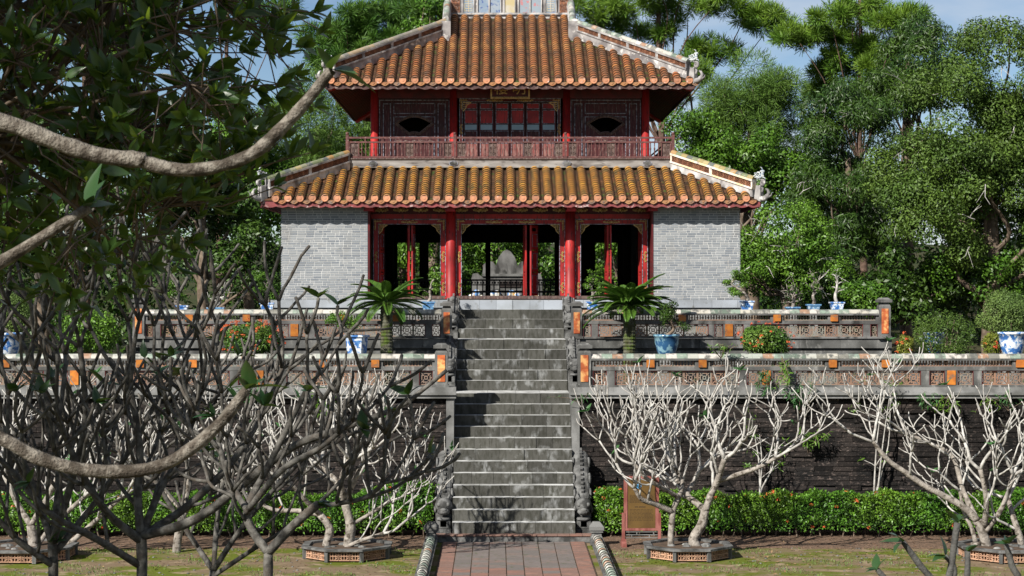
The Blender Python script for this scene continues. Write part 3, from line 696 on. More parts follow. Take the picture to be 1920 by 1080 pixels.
for sg in (-1, 1): PB(MB().box(min(sg*4.06, sg*4.14), max(sg*4.06, sg*4.14), UY+.13, 66.3, BZ, 12.9), 'upper_side_wall', 'panel_wood')
PB(MB().box(-4.1, 4.1, 66.3, 66.4, BZ, 12.9), 'upper_back_wall', 'panel_wood')
PB(MB().box(-4.05, 4.05, UY+.3, 66.29, 12.45, 12.5), 'upper_ceiling', 'interior')
PB(MB().box(-4.05, 4.05, UY+2.2, UY+2.25, BZ+.04, 12.4), 'inner_partition', 'interior')
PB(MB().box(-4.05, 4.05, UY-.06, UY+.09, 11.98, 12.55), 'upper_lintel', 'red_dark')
def fan(k=1.0):
    p = []
    for i in range(13):
        a = R(150 - 120*i/12); p.append((math.cos(a)*.62*k, math.sin(a)*.36*k*1.0 + .02))
    p = [(-.56*k, .11)] + [(-.56*k+1.12*k*i/12, .11 + .22*k*math.sin(math.pi*i/12)) for i in range(1, 12)] + [(.56*k, .11)]
    p += [(.17*k, -.20*k)] + [(.17*k*math.cos(R(a)), -.26*k+.09*k*math.sin(R(a))) for a in (30, 60, 90, 120, 150)] + [(-.17*k, -.20*k)]
    return p
for sg in (-1, 1):
    xc = sg*2.94; x0, x1 = xc-1.08, xc+1.08
    # backing with fan opening
    zc = 11.10
    hole = [(x, z) for x, z in fan(.96)]
    me = hollow([(-1.08, BZ-zc+.04), (1.08, BZ-zc+.04), (1.08, .88), (-1.08, .88)], [hole], .05); me.materials.append(M_['panel_wood'])
    wl = put('upper_wall', me, pav, T(xc, UY+.02, zc))
    rim = MB(); pts = [(x, 0, z) for x, z in fan(1.02)]; rim.tube(pts + pts[:1], .045, 4); rim.build('window_rim', M_['old_wood'], wl, M=T(xc, UY+.005, zc))
    t = MB()
    def rect(a, b, c, d, w=.022):
        t.box(a, b, UY-.012, UY+.019, c, c+w); t.box(a, b, UY-.012, UY+.019, d-w, d); t.box(a, a+w, UY-.012, UY+.019, c+w+.001, d-w-.001); t.box(b-w, b, UY-.012, UY+.019, c+w+.001, d-w-.001)
    rect(x0, x1, BZ+.06, 11.93); rect(x0+.12, x0+.36, BZ+.12, 11.82); rect(x1-.36, x1-.12, BZ+.12, 11.82)
    rect(x0+.44, x1-.44, 11.50, 11.83); rect(x0+.44, x1-.44, 10.78, 11.42); rect(x0+.46, x1-.46, BZ+.1, 10.66)
    t.build('wall_moulding', M_['trim'], wl)
    m = MB()
    for i in range(5): m.lathe([(.0,0),(.10,.0),(.06,.06),(.012,.07)], (xc-.5+i*.25, UY-.02, 10.62), 8, 1, .3)
    m.build('wave_trim', M_['old_wood'], wl)
fd = bay(-1.56, 1.56, UY-.02, BZ+.04, 11.98, .11, .12, [.35, .65], 'red_dark', False)
for i in range(6):
    xa = -1.43 + i*.478; xb = xa + .455; y = UY+.02
    d = MB(); d.box(xa, xb, y, y+.05, BZ+.05, 11.85); dl = PB(d, 'door_leaf', 'panel_wood')
    MB().box(xa+.05, xb-.05, y-.008, y-.001, 11.66, 11.82).build('door_panel', M_['red'], dl)
    MB().box(xa+.05, xb-.05, y-.008, y-.001, 11.22, 11.60).build('door_panel', M_['red'], dl)
    MB().box(xa+.045, xb-.045, y-.012, y-.001, 11.01, 11.17).build('glass_pane', M_['glass_blue'], dl)
    MB().box(xa+.05, xb-.05, y-.008, y-.001, 10.64, 10.96).build('door_panel', M_['panel_wood'], dl)
    MB().box(xa+.05, xb-.05, y-.008, y-.001, 10.12, 10.6).build('door_panel', M_['worn_red'], dl)
    t = MB()
    for z0, z1 in ((11.65,11.83),(11.2,11.62),(10.62,10.98),(10.1,10.61)):
        for z in (z0, z1-.016): t.box(xa+.035, xb-.035, y-.02, y-.009, z, z+.016)
        for x in (xa+.035, xb-.05): t.box(x, x+.015, y-.02, y-.009, z0+.017, z1-.017)
    t.build('panel_moulding', M_['trim'], dl)
# name board with gilt characters
nb = PB(MB().box(-.55, .55, UY-0.640, UY-0.590, 11.96, 12.44), 'name_board', 'red_dark')
fr = MB(); fr.box(-.60,.60,UY-0.660,UY-0.590,11.90,11.958); fr.box(-.60,.60,UY-0.660,UY-0.590,12.442,12.49); fr.box(-.60,-.552,UY-0.660,UY-0.590,11.96,12.44); fr.box(.552,.60,UY-0.660,UY-0.590,11.96,12.44)
fr.build('board_frame', M_['gold'], nb)
for i in range(5): put('carving', OM, nb, T(-.44+i*.22, UY-0.666, 11.925) @ SCL(.45, 1, .8))
for ch, x in (('樓', -.27), ('明', .27)):
    cu = bpy.data.curves.new('ch', 'FONT'); cu.body = ch; cu.size = .44; cu.align_x = 'CENTER'; cu.align_y = 'CENTER'; cu.extrude = .006
    ob = bpy.data.objects.new('ch', cu); COL.objects.link(ob); me = bpy.data.meshes.new_from_object(ob.evaluated_get(bpy.context.evaluated_depsgraph_get())); bpy.data.objects.remove(ob)
    me.materials.clear(); me.materials.append(M_['gold']); put('character', me, nb, T(x, UY-0.648, 12.20) @ RX(R(90)))
MB().bar((-.4, UY-0.620, 12.47), (-.4, UY-0.420, 12.62), .03).bar((.4, UY-0.620, 12.47), (.4, UY-0.420, 12.62), .03).build('hanger', M_['red_dark'], nb)

# ---- balcony railing
rl = PB(MB().box(-4.93, 4.93, YC-4.94, YC-4.87, 10.68, 10.735), 'railing', 'rail_wood')
m = MB()
for (z, h) in ((10.55, .045), (BZ+.045, .05)): m.box(-4.93, 4.93, YC-4.93, YC-4.88, z, z+h)
m.build('rail', M_['rail_wood'], rl)
for x in (-4.94, -1.68, 1.68, 4.94):
    p = MB(); p.box(x-.045, x+.045, YC-4.955, YC-4.865, BZ+.036, 10.80); p.lathe([(.03,0),(.05,.03),(.045,.06),(.02,.075)], (x, YC-4.91, 10.80), 8); p.build('post', M_['rail_wood'], rl)
bm = MB().lathe([(.016,0),(.026,.05),(.015,.08),(.017,.2),(.028,.24),(.017,.28),(.015,.4),(.026,.43),(.016,.47)], n=6).mesh('baluster', M_['rail_wood'])
pts = [-4.94, -1.68, 1.68, 4.94]
def carved_panel(x):
    fr = MB(); 
    for a in (x-.155, x+.125): fr.box(a, a+.03, YC-4.93, YC-4.885, BZ+.08, 10.56)
    p = fr.build('panel_stile', M_['rail_wood'], rl)
    m = MB(); m.box(x-.12, x+.12, YC-4.90, YC-4.895, BZ+.09, 10.55)
    for q in (-1, 1): scroll(m, (x+q*.05, YC-4.905, BZ+.36), .045, 1.4, .01, sgn=q); scroll(m, (x+q*.045, YC-4.905, BZ+.2), .04, 1.4, .01, sgn=-q)
    m.box(x-.012, x+.012, YC-4.915, YC-4.90, BZ+.1, 10.54)
    m.build('carved_panel', M_['old_wood'], p)
secs = []
for a, b in zip(pts, pts[1:]):
    n = 2 if b-a > 3.3 else 2
    cps = [a+.22, a+.22+(b-a-.44)/3, b-.22-(b-a-.44)/3, b-.22] if True else []
    cps = [a+.21, (a+b)/2, b-.21] if b-a > 3.3 else [a+.21, a+(b-a)*.36, a+(b-a)*.64, b-.21]
    if a < -4: cps = [-4.73, -3.05, -1.89]
    elif a > 1: cps = [1.89, 3.05, 4.73]
    else: cps = [-1.47, -.53, .53, 1.47]
    for x in cps: carved_panel(x)
    for u, v in zip(cps, cps[1:]):
        n = int((v-u-.34)/.115)
        for i in range(n): put('baluster', bm, rl, T(u+.17+(v-u-.34)*(i+.5)/n, YC-4.905, BZ+.08))
    k = 6
    for i in range(1, k): x = a+(b-a)*i/k; block('spacer', 'rail_wood', rl, x-.02, x+.02, YC-4.92, YC-4.89, 10.59, 10.69)
for sg in (-1, 1):
    xs_ = sg*4.905; m = MB()
    for (z, h) in ((10.69,.035),(10.56,.03),(BZ+.045,.035)): m.box(xs_-.02, xs_+.02, YC-4.86, YC+4.9, z, z+h)
    m.build('side_rail', M_['rail_wood'], rl)
    for i in range(40): put('baluster', bm, rl, T(xs_, YC-4.7+i*.235, BZ+.08))

# ------------------------------------------------------------------ tiled roofs
def row_mesh(L, r, p, mt):
    n = max(1, int(round(L/p))); p = L/n; V = []; F = []; K = 8
    for i in range(n):
        b = len(V); s0 = i*p - .012; s1 = (i+1)*p + .01; j = rng.uniform(-.004, .004)
        for (rr, s) in ((r*.66, s0), (r*1.06, s0), (r*.80, s1)):
            for k in range(K): a = math.pi*k/(K-1); V.append((math.cos(a)*rr+j, s, math.sin(a)*rr*.95))
        for q in range(2):
            for k in range(K-1): F.append((b+q*K+k, b+q*K+k+1, b+(q+1)*K+k+1, b+(q+1)*K+k))
    me = bpy.data.meshes.new('tile_row'); me.from_pydata(V, [], F); me.materials.append(mt); me.materials.append(M_['tile_edge'])
    for i, pl in enumerate(me.polygons):
        if (i // (K-1)) % 2 == 0: pl.material_index = 1
    me.update(); return me
dsc = MB().lathe([(.108,0),(.108,.05),(.094,.056),(.088,.048),(.05,.048),(.045,.055),(.02,.056)], n=16).mesh('end_tile', M_['disc'])
dp = MB(); dp.prism([(-.11,.0),(-.10,-.05),(-.04,-.095),(0,-.11),(.04,-.095),(.10,-.05),(.11,0)], 'y', -.02, .02); dp.prism([(-.05,-.02),(0,-.07),(.05,-.02)], 'y', -.03, -.021); dpm = dp.mesh('drip_tile', M_['drip'])
def roof(name, he, ze, slope, runf, runs, sp, rr, pitch, mk, fmk, label_mk):
    """square hipped roof: he half width at the eave, runf(x) plan length of a row on front/back, runs(x) on the sides"""
    ang = math.atan(slope); c = math.cos(ang); Z = ze
    rf = None; cache = {}
    for side in range(4):
        run = runf if side % 2 == 0 else runs
        S = T(0, YC, 0) @ RZ(side*math.pi/2)
        mx_ = max(run(0), run(1.0))
        V = []; F = []; nC = int(mx_/(pitch*c*1.0))
        for i in range(nC):
            y0 = mx_*i/nC; y1 = mx_*(i+1)/nC + .01
            def hw(y): # half width of the roof field at plan distance y from the eave
                w = he - y
                return w
            xg = 0
            if side % 2 == 0 and run(0) > run(he*.6)+.01:
                w0 = max(he - y0, GX); w1 = max(he - y1, GX)
            else: w0, w1 = he-y0, he-y1
            b = len(V); V += [(-w0,-he+y0,Z+y0*slope+.012-.03),(w0,-he+y0,Z+y0*slope+.012-.03),(w1,-he+y1,Z+y1*slope-.03-.008),(-w1,-he+y1,Z+y1*slope-.03-.008),(-w0,-he+y0,Z+y0*slope-.05),(w0,-he+y0,Z+y0*slope-.05)]
            F += [(b,b+1,b+2,b+3),(b+4,b+5,b+1,b)]
        me = bpy.data.meshes.new('pan_tiles'); me.from_pydata(V, [], F); me.materials.append(M_['pan']); me.update()
        if rf is None: rf = put(name, me, pav, S)
        else: tag(put('pan_tiles', me, rf, S), kind='stuff')
        # soffit and fascia
        w1 = he - mx_ if not (side % 2 == 0 and GX and mx_ > he-GX) else GX
        m = MB(); ys = min(mx_, he-(GX or 0)) if side % 2 == 0 else mx_
        m.add([(-he+.02,-he+.06,Z-.13),(he-.02,-he+.06,Z-.13),(he-ys,-he+ys,Z+ys*slope-.14),(-he+ys,-he+ys,Z+ys*slope-.14)], [(0,3,2,1)])
        m.build('soffit', M_['soffit'], rf, M=S)
        m = MB()
        for i in range(int(2*he/.36)):
            x = -he+.25+i*.36; L = min(1.9, he-abs(x))
            if L > .15: m.bar((x,-he+.1,Z-.18),(x,-he+.1+L,Z-.18+L*slope),.07,.09)
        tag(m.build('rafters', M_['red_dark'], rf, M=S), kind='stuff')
        poly = [(-he, Z-.07), (he, Z-.07)]; nn = int(2*he/.09)
        poly += [(he-2*he*i/nn, Z-.205-.04*abs(math.sin(i*.09/.36*math.pi))-rng.uniform(0,.018)) for i in range(nn+1)]
        MB().prism(poly, 'y', -he+.03, -he+.06).build('fascia', M_[fmk], rf, M=S)
        if side == 2: continue
        n = int((he-.05)/sp)
        for i in range(-n, n+1):
            x = i*sp; L = run(x)
            if L < .12: continue
            key = round(L, 3)
            if key not in cache: cache[key] = row_mesh(L/c, rr, pitch, M_[mk])
            put('tile_row', cache[key], rf, S @ T(x, -he, Z) @ RX(ang) @ T(rng.uniform(-.010,.010), 0, rng.uniform(-.008,.008)) @ RZ(rng.uniform(-.006,.006)) @ SCL(1, 1, rng.uniform(.93, 1.06)))
            put('end_tile', dsc, rf, S @ T(x+rng.uniform(-.006,.006), -he-.0, Z+.02+rng.uniform(-.008,.006)) @ RX(R(90)))
            if abs(x+sp/2) < he: put('drip_tile', dpm, rf, S @ T(x+sp/2, -he-.005, Z-.045) @ SCL(1.15, 1, 1.0))
    return rf
GX = 0
lo_run = 7.28 - 4.88
lower = roof('lower_roof', 7.28, 8.74, .424, lambda x: min(lo_run, 7.28-abs(x)-.05), lambda x: min(lo_run, 7.28-abs(x)-.05), .36, .134, .185, 'tile_low', 'fascia', '')
GX = 1.96
UE = 5.56
upper = roof('upper_roof', UE, 12.36, .505, lambda x: (UE-.28) if abs(x) < GX else UE-abs(x)-.05, lambda x: min(UE-GX, UE-abs(x)-.05), .358, .134, .19, 'tile_up', 'fascia_dark', '')
upper['label'] = 'rust orange upper roof'; lower['label'] = 'golden orange lower roof'

# ---- hip ridges
def ridge_strip(par, M, x0, x1, k, hs, mats, npan, flip=False):
    """wall-like ridge in the local x-z plane, following z = k*x"""
    h0, h1, h2, h3 = hs
    def strip(a, b, ha, hb, th): return MB().prism([(a, k*a+ha), (b, k*b+ha), (b, k*b+hb), (a, k*a+hb)], 'y', -th, th)
    r = strip(x0, x1, h0, h1, .09).build('hip_ridge', M_[mats[0]], par, M=M)
    strip(x0, x1, h1+.001, h1+.05, .13).build('ledge', M_[mats[1]], r, M=M)
    strip(x0, x1, h2, h3, .12).build('ridge_cap', M_[mats[1]], r, M=M)
    strip(x0, x1, h1+.051, h2-.001, .03).build('ridge_core', M_['dark_mortar'], r, M=M)
    L = x1-x0
    for i in range(npan+1):
        a = x0 + L*i/npan; a0 = max(x0, a-.05); a1 = min(x1, a+.05)
        strip(a0, a1, h1+.052, h2-.002, .10).build('ridge_pier', M_[mats[1]], r, M=M)
        if i < npan:
            b = x0 + L*(i+1)/npan; n = max(1, int((b-a-.1)/.2)); w = (b-a-.1)/n
            for j in range(n):
                xx = a+.05+w*(j+.5); hh = h2-h1-.055
                Sh = Matrix(((1,0,0,0),(0,1,0,0),(k,0,1,0),(0,0,0,1)))
                for yo in (-.06, .06):
                    put('lattice_tile', FTD, r, M @ T(xx, yo, k*xx+(h1+.05+h2)/2) @ Sh @ SCL(w*.98, .03, hh*.96))
    n = int(L*math.sqrt(1+k*k)/.21); cm_ = COP[mats[2]]
    for i in range(n):
        x = x0 + L*(i+.5)/n; put('coping_tile', cm_, r, M @ T(x, 0, k*x+h3+.002) @ RY(-math.atan(k)) @ SCL(L*math.sqrt(1+k*k)/n*.97, 1, rng.uniform(.95,1.06)))
    return r
FTD = FT.copy(); FTD.materials.clear(); FTD.materials.append(M_['terracotta_dark'])
COP = {}
for mk in ('coping', 'coping_olive', 'coping_grey'):
    COP[mk] = MB().prism([(-math.cos(math.pi*k/8)*.105, math.sin(math.pi*k/8)*.10) for k in range(9)], 'x', -.5, .5).mesh('coping_tile', M_[mk])
def spiral(m, c, r, turns, w0, w1, sgn=1, a0=0, n=12):
    p = []; q = []
    K = int(turns*n)
    for k in range(K+1):
        a = a0+sgn*2*math.pi*k/n; u = k/K; rr = r*(1-.85*u); p.append((c[0]+math.cos(a)*rr, c[1], c[2]+math.sin(a)*rr)); q.append(w0+(w1-w0)*u)
    m.tube(p, q, 6)
def finial(par, M, k, h, mk, big=1.0):
    """curled ends of a hip ridge; local x runs up the hip, the tip points to -x"""
    f = MB(); spiral(f, (-.02,0,h-.02), .11*big, 1.6, .055, .03, 1, R(60)); spiral(f, (.03,0,h-.25), .12*big, 1.5, .06, .03, -1, R(90))
    f.prism([(.0,-.1),(.28,.02),(.2,h-.1),(.0,h-.15)], 'y', -.10, .10)
    b = f.build('ridge_scroll', M_[mk], par, M=M)
    t = MB(); t.tube([(.2,0,-.02),(.05,0,.0),(-.14,0,.02),(-.27,0,.10),(-.31,0,.22),(-.25,0,.33),(-.17,0,.36),(-.19,0,.28)], [.10,.11,.10,.085,.06,.04,.03,.01], 7)
    t.ball((-.22,0,.08), .11, 8, 5, (1,.8,.9)); t.tube([(-.3,0,.05),(-.42,0,.12),(-.44,0,.2)], [.05,.03,.01], 6)
    t.build('tail_curl', M_[mk], b, M=M, smooth=True)
    d = MB(); z0 = h+.10
    d.tube([(.32,0,z0+k*.3),(.22,0,z0+.10),(.10,0,z0+.02+.06),(.0,0,z0+.12),(-.04,0,z0+.24),(.03,0,z0+.32),(.10,0,z0+.27)], [.02,.045,.055,.055,.05,.04,.025], 6)
    spiral(d, (.16,0,z0+.20), .09, 1.3, .03, .015, 1); spiral(d, (.30,0,z0+.16), .075, 1.3, .028, .012, -1); d.ball((-.04,0,z0+.30), .065, 8, 5, (1.3,.8,.8))
    d.tube([(-.03,0,z0+.34),(.02,0,z0+.44),(.09,0,z0+.46)], [.022,.018,.008], 5); d.tube([(0,0,z0+.1),(-.12,0,z0+.06),(-.16,0,z0+.0)], [.03,.025,.015], 5)
    d.tube([(.1,0,z0+.08),(.12,0,z0-.02)], [.03,.02], 5); d.tube([(.2,0,z0+.1),(.24,0,z0-.0)], [.03,.02], 5)
    for q in range(7): d.ball((-.05+.06*q, .0, z0+.14+.1*math.sin(q*1.3)), .035, 6, 4)
    d.build('ridge_dragon', M_['ceramic'], b, M=M, smooth=True)
s2 = math.sqrt(2)
for (sx, sy) in ((1,-1), (-1,-1), (1,1), (-1,1)):
    ang = math.atan2(-sy, -sx)
    M = T(sx*7.30, YC+sy*7.30, 8.74) @ RZ(ang); k = .424/s2
    ridge_strip(lower, M, .28, (7.30-4.92)*s2, k, (-.02, .20, .43, .49), ('plaster', 'plaster_warm' if sx > 0 else 'plaster', 'coping_olive'), 2)
    finial(lower, M @ SCL(.8,.8,.8), k, .60, 'plaster_old')
    M = T(sx*UE, YC+sy*UE, 12.36) @ RZ(ang); k = .505/s2
    ridge_strip(upper, M, .28, (UE-2.05)*s2, k, (-.02, .24, .44, .50), ('plaster_old' if sx > 0 else 'plaster_old', 'plaster_old', 'coping' if sx > 0 else 'coping_grey'), 4)
    finial(upper, M @ SCL(.8,.8,.8), k, .62, 'plaster_old')
    # red hip rafter below
    MB().bar((sx*3.9, YC+sy*3.9, 12.36+1.25*.505-.1), (sx*(UE-.12), YC+sy*(UE-.12), 12.14), .12, .16).build('hip_rafter', M_['red'], upper)
    MB().bar((sx*6.4, YC+sy*6.4, 8.74+.3), (sx*7.12, YC+sy*7.12, 8.53), .12, .16).build('hip_rafter', M_['red'], lower)
# gable walls, descending ridges and the picture ridge
zr = 12.36 + (UE-.28)*.505
for sg in (-1, 1):
    x = sg*1.98; y0 = 2.06
    MB().prism([(YC-y0, 12.36+(UE-GX)*.505-.1), (YC+y0, 12.36+(UE-GX)*.505-.1), (YC, zr+.1)], 'x', x-.06, x+.06).build('gable', M_['plaster_old'], upper)
    for s in (-1, 1):
        M = T(sg*2.02, YC+s*2.15, 12.36+(UE-2.15)*.505) @ RZ(R(90) if s < 0 else R(-90))
        r = ridge_strip(upper, M, .0, 1.95, .505, (-.08, .30, .34, .46), ('plaster_old', 'plaster', 'coping'), 1)
        MB().box(sg*2.02-.15, sg*2.02+.15, YC+s*2.15-.14, YC+s*2.15+.14, 13.95, 14.62).build('ridge_pedestal', M_['plaster_old'], upper)
rg = MB().box(-1.96, 1.96, YC-.14, YC+.14, zr-.15, zr+.92).build('main_ridge', M_['plaster_old'], upper)
m = MB(); m.box(-1.97,1.97,YC-.30,YC+.30,zr-.16,zr+.0); m.box(-1.97,1.97,YC-.21,YC+.21,zr+.10,zr+.16); m.box(-2.1,2.1,YC-.22,YC+.22,zr+.92,zr+1.0); m.build('ridge_ledge', M_['plaster'], rg)
dm('enamel_blue', (.17,.23,.31), (.25,.29,.33), sc=3, rough=.5, c3=(.07,.11,.24), sc3=9, lo3=.56, hi3=.64)
dm('enamel_pink', (.23,.28,.32), (.22,.25,.29), sc=3, rough=.5, c3=(.36,.17,.18), sc3=8, lo3=.58, hi3=.62)
dm('enamel_yellow', (.40,.34,.19), (.42,.40,.36), sc=3, rough=.4, c3=(.28,.24,.10), sc3=12, lo3=.64, hi3=.7)
for (a, b, mk) in ((-1.50,-1.17,'fret'),(-1.02,-.66,'enamel_blue'),(-.65,-.29,'enamel_blue'),(-.15,.18,'enamel_yellow'),(.33,.68,'enamel_pink'),(.69,1.05,'enamel_pink'),(1.20,1.53,'fret'),(-1.90,-1.62,'lat'),(1.66,1.92,'lat')):
    z0, z1 = zr+.17, zr+.80
    if mk == 'lat':
        for j in range(2): put('lattice_tile', FTD, rg, T((a+b)/2, YC-.15, z0+.16+.31*j) @ SCL(b-a, .05, .31))
        continue
    p = MB().box(a, b, YC-.155, YC-.141, z0, z1).build('picture_panel', M_['enamel_blue' if mk == 'fret' else mk], rg)
    fr = MB(); fr.box(a-.03,a-.001,YC-.19,YC-.142,z0,z1); fr.box(b+.001,b+.03,YC-.19,YC-.142,z0,z1); fr.box(a-.03,b+.03,YC-.19,YC-.142,z1+.001,z1+.04); fr.build('panel_frame', M_['plaster'], p)
    if mk == 'fret':
        c = (a+b)/2; f = MB()
        for z in (.04,.12,.20,.28,.36,.44): f.box(c-.12+.02*(int(z*100) % 3), c+.12-.02*(int(z*100) % 3), YC-.165, YC-.156, z0+z, z0+z+.025)
        f.box(c-.012,c+.012,YC-.168,YC-.157,z0+.02,z0+.5); f.box(c-.13,c-.11,YC-.165,YC-.156,z0+.03,z0+.3); f.box(c+.11,c+.13,YC-.165,YC-.156,z0+.03,z0+.3)
        f.build('fret_character', M_['enamel_yellow'], p)
# carved stone screen behind the pavilion
sc_ = thing('stone_screen', (0, 76, Z1), 'weathered stone spirit screen with stepped top, seen through the pavilion doors', 'screen')
o = [(x_*.62 if abs(x_)>.4 else x_, z_) for x_, z_ in [(-2.3,Z1),(2.3,Z1),(2.3,6.5),(2.2,6.72),(1.9,6.75),(1.6,6.6),(1.5,7.1),(1.2,7.25),(.9,7.2),(.7,7.05),(.55,7.35),(.3,7.42),(.15,7.62),(0,7.7),(-.15,7.62),(-.3,7.42),(-.55,7.35),(-.7,7.05),(-.9,7.2),(-1.2,7.25),(-1.5,7.1),(-1.6,6.6),(-1.9,6.75),(-2.2,6.72),(-2.3,6.5)]]
MB().prism(o, 'y', 75.8, 76.2).build('screen_body', M_['stone_black'], sc_)
m = MB(); m.box(-1.0,1.0,75.72,75.8,6.62,6.72); m.box(-1.0,1.0,75.72,75.8,6.05,6.12); m.build('screen_moulding', M_['stone'], sc_)
MB().box(-.3,.55,75.75,75.79,6.18,6.42).build('painted_recess', M_['interior'], sc_)  # near-black plate stands in for a shaded recess; no hollow is cut
dm('mosaic', None, (.10,.22,.45), sc=7, lo=.5, hi=.56, pick=[(.5,.48,.42)], c3=(.5,.30,.10), sc3=9, lo3=.58, hi3=.62, rough=.4)
m = MB()
for i in range(15): m.ball((-1.4+i*.2, 75.7, 5.75+.18*math.sin(i*1.7)), .17, 8, 5, (1,.5,1))
m.box(-1.6,1.6,75.68,75.79,5.3,5.7); m.build('mosaic_flowers', M_['mosaic'], sc_)
# ------------------------------------------------------------------ plants: templates
def hz(y): return -.1 + 9*min(1, max(0, (y-84)/70))**1.3 + 3*max(0, (y-150)/100)
QV = np.array([(0,0,0),(.45,-.23,.05),(1,0,-.10),(.45,.23,.05)]); QF = np.array([(0,1,2,3)])
NV = np.array([(0,-.055,0),(0,.055,0),(1,.035,-.03),(1,-.035,-.03)]); NF = np.array([(0,1,2,3)])
def leaf_template(wid=.21, droop=.22, fold=.10, n=6, peak=.6):
    V = []; F = []
    for i in range(n+1):
        u = i/n; w = wid*(math.sin(math.pi*u**peak) if 0 < u < 1 else 0); z = .10*u - droop*u*u
        for q in (-1, 0, 1): V.append((u, q*w, z + abs(q)*w*fold/.2*.5))
    for i in range(n):
        for q in range(2): a = i*3+q; F.append((a, a+1, a+4, a+3))
    return np.array(V), np.array(F)
LV, LF = leaf_template(); OV, OF = leaf_template(.185, .14, .12, 6, .85); SV, SF = leaf_template(.09, .3, .05, 4, .6)
def leaf_data(V, F, mk, name='leaf'): return npmesh(name, V, F, M_[mk], True)
def env_blobs(rs, c, r, k, br, low=-1, fl=.8):
    u = unit(rs, k*2); u = u[u[:,2] > low][:k]; q = rs.uniform(.35, .92, (len(u),1))**.6
    C = np.array(c) + u*np.array(r)*q; b = rs.uniform(br*.65, br*1.35, (len(u),1)); return C, b*np.array([[1,1,fl]])
def shell(rs, C, Rr, n, size, tv=QV, tf=QF, up=.35, droop=.25, inner=.55, along=0.0, szv=(.65,1.3)):
    w = Rr[:,0]*Rr[:,2]; idx = rs.choice(len(C), n, p=w/w.sum()); u = unit(rs, n)
    pos = C[idx] + u*Rr[idx]*rs.uniform(inner, 1.04, (n,1))
    nrm = u*.8 + rs.normal(size=(n,3))*.45 + np.array([0,0,up])
    d = np.cross(rs.normal(size=(n,3)), nrm); d /= np.linalg.norm(d, axis=1, keepdims=True); d = d*(1-along) + u*along*1.0 + np.array([0,0,-droop])
    M = frames(d, nrm)*(size*rs.uniform(szv[0], szv[1], (n,1,1)))
    return scatter(tv, tf, M, pos)
def smooth_path(pts, rad, n=4):
    P = [Vector(p) for p in pts]; out = []; ro = []
    for i in range(len(P)-1):
        a = P[max(i-1,0)]; b = P[i]; c = P[i+1]; d = P[min(i+2,len(P)-1)]
        for k in range(n):
            u = k/n; out.append(.5*((2*b) + (c-a)*u + (2*a-5*b+4*c-d)*u*u + (3*b-a-3*c+d)*u**3)); ro.append(rad[i]+(rad[i+1]-rad[i])*u)
    out.append(P[-1]); ro.append(rad[-1]); return out, ro
def trunk_mesh(base, top, r0, r1, rs, limbs, wob=.25, n=8):
    m = MB(); base = Vector(base); top = Vector(top); pts = []; rad = []
    for i in range(8):
        u = i/7; p = base.lerp(top, u) + Vector((rs.normal()*wob*u*(1-u)*2, rs.normal()*wob*u*(1-u)*2, 0)); pts.append(p); rad.append(r0+(r1-r0)*u + (r0*.35 if i == 0 else 0))
    m.tube(pts, rad, n)
    lm = MB()
    for q in limbs:
        q = Vector(q); u = min(.95, max(.3, (q.z-base.z)/max(.1, (top.z-base.z))*.78)); k = int(u*7); a = pts[k]; r = rad[k]*.42; LL = (q-a).length
        P, rr = smooth_path([a, a.lerp(q,.3)+Vector(tuple(rs.normal(size=3)*.07*LL))-Vector((0,0,.04*LL)), a.lerp(q,.65)+Vector(tuple(rs.normal(size=3)*.06*LL)), q], [r, r*.75, r*.5, r*.2]); lm.tube(P, rr, 6)
    return m, lm
def tree(name, label, base, top, r0, C, Rr, n, size, leaf, bark, seed, cat='tree', group=None, nl=14, limbs=None, twigs=0, **kw):
    rs = np.random.RandomState(seed); t = thing(name, base, label, cat, group)
    sel = rs.choice(len(C), min(nl, len(C)), replace=False)
    m, lm = trunk_mesh(base, top, r0, r0*.35, rs, limbs if limbs is not None else [C[i] for i in sel])
    m.build('trunk', M_[bark], t, True); lm.build('limbs', M_[bark], t, True)
    V, F = shell(rs, C, Rr, n, size, **kw); put('crown', npmesh('crown', V, F, M_[leaf]), t)
    if twigs:
        m = MB()
        for i in range(twigs):
            j = rs.randint(len(C)); u = unit(rs,1)[0]; u[1] = -abs(u[1]); p = Vector(C[j]+u*Rr[j]*.75); d = Vector(u*.5+rs.normal(size=3)*.5)
            q = p+d*.5; m.tube([p, p+d*.25+Vector((0,0,.05)), q, q+d*.3+Vector(tuple(rs.normal(size=3)*.1))], [.022,.018,.012,.006], 4); m.tube([p+d*.25+Vector((0,0,.05)), p+d*.5+Vector(tuple(rs.normal(size=3)*.22))], [.012,.005], 4)
        tag(m.build('dead_twigs', M_['bark_pale'], t), kind='stuff')
    return t
def ell(px, py, rx, ry, Y, dy=None):
    s = Y/FPX; return at(px, py, Y), (rx*s, dy or rx*s, ry*s)
def broad(label, lobes, Y, n, size, leaf, seed, k=26, br=1.1, bark='bark_tree', name='broadleaf_tree', r0=.35, group='trees behind the terraces', **kw):
    rs = np.random.RandomState(seed+100); Cs = []; Rs = []; wt = [l[2]*l[3] for l in lobes]; W = sum(wt)
    for l, w in zip(lobes, wt):
        c, r = ell(*l, Y); a, b = env_blobs(rs, tuple(c), r, max(4, int(k*w/W)), br); Cs.append(a); Rs.append(b)
    C = np.vstack(Cs); Rr = np.vstack(Rs); cx = C[:,0].mean(); base = (cx, Y, hz(Y) if Y > 79 else (Z1 if Y < 78 and abs(cx) < 18 else 0)); top = (cx, Y, C[:,2].mean()+.25*(C[:,2].max()-C[:,2].mean()))
    return tree(name, label, base, top, r0, C, Rr, n, size, leaf, bark, seed, group=group, **kw)
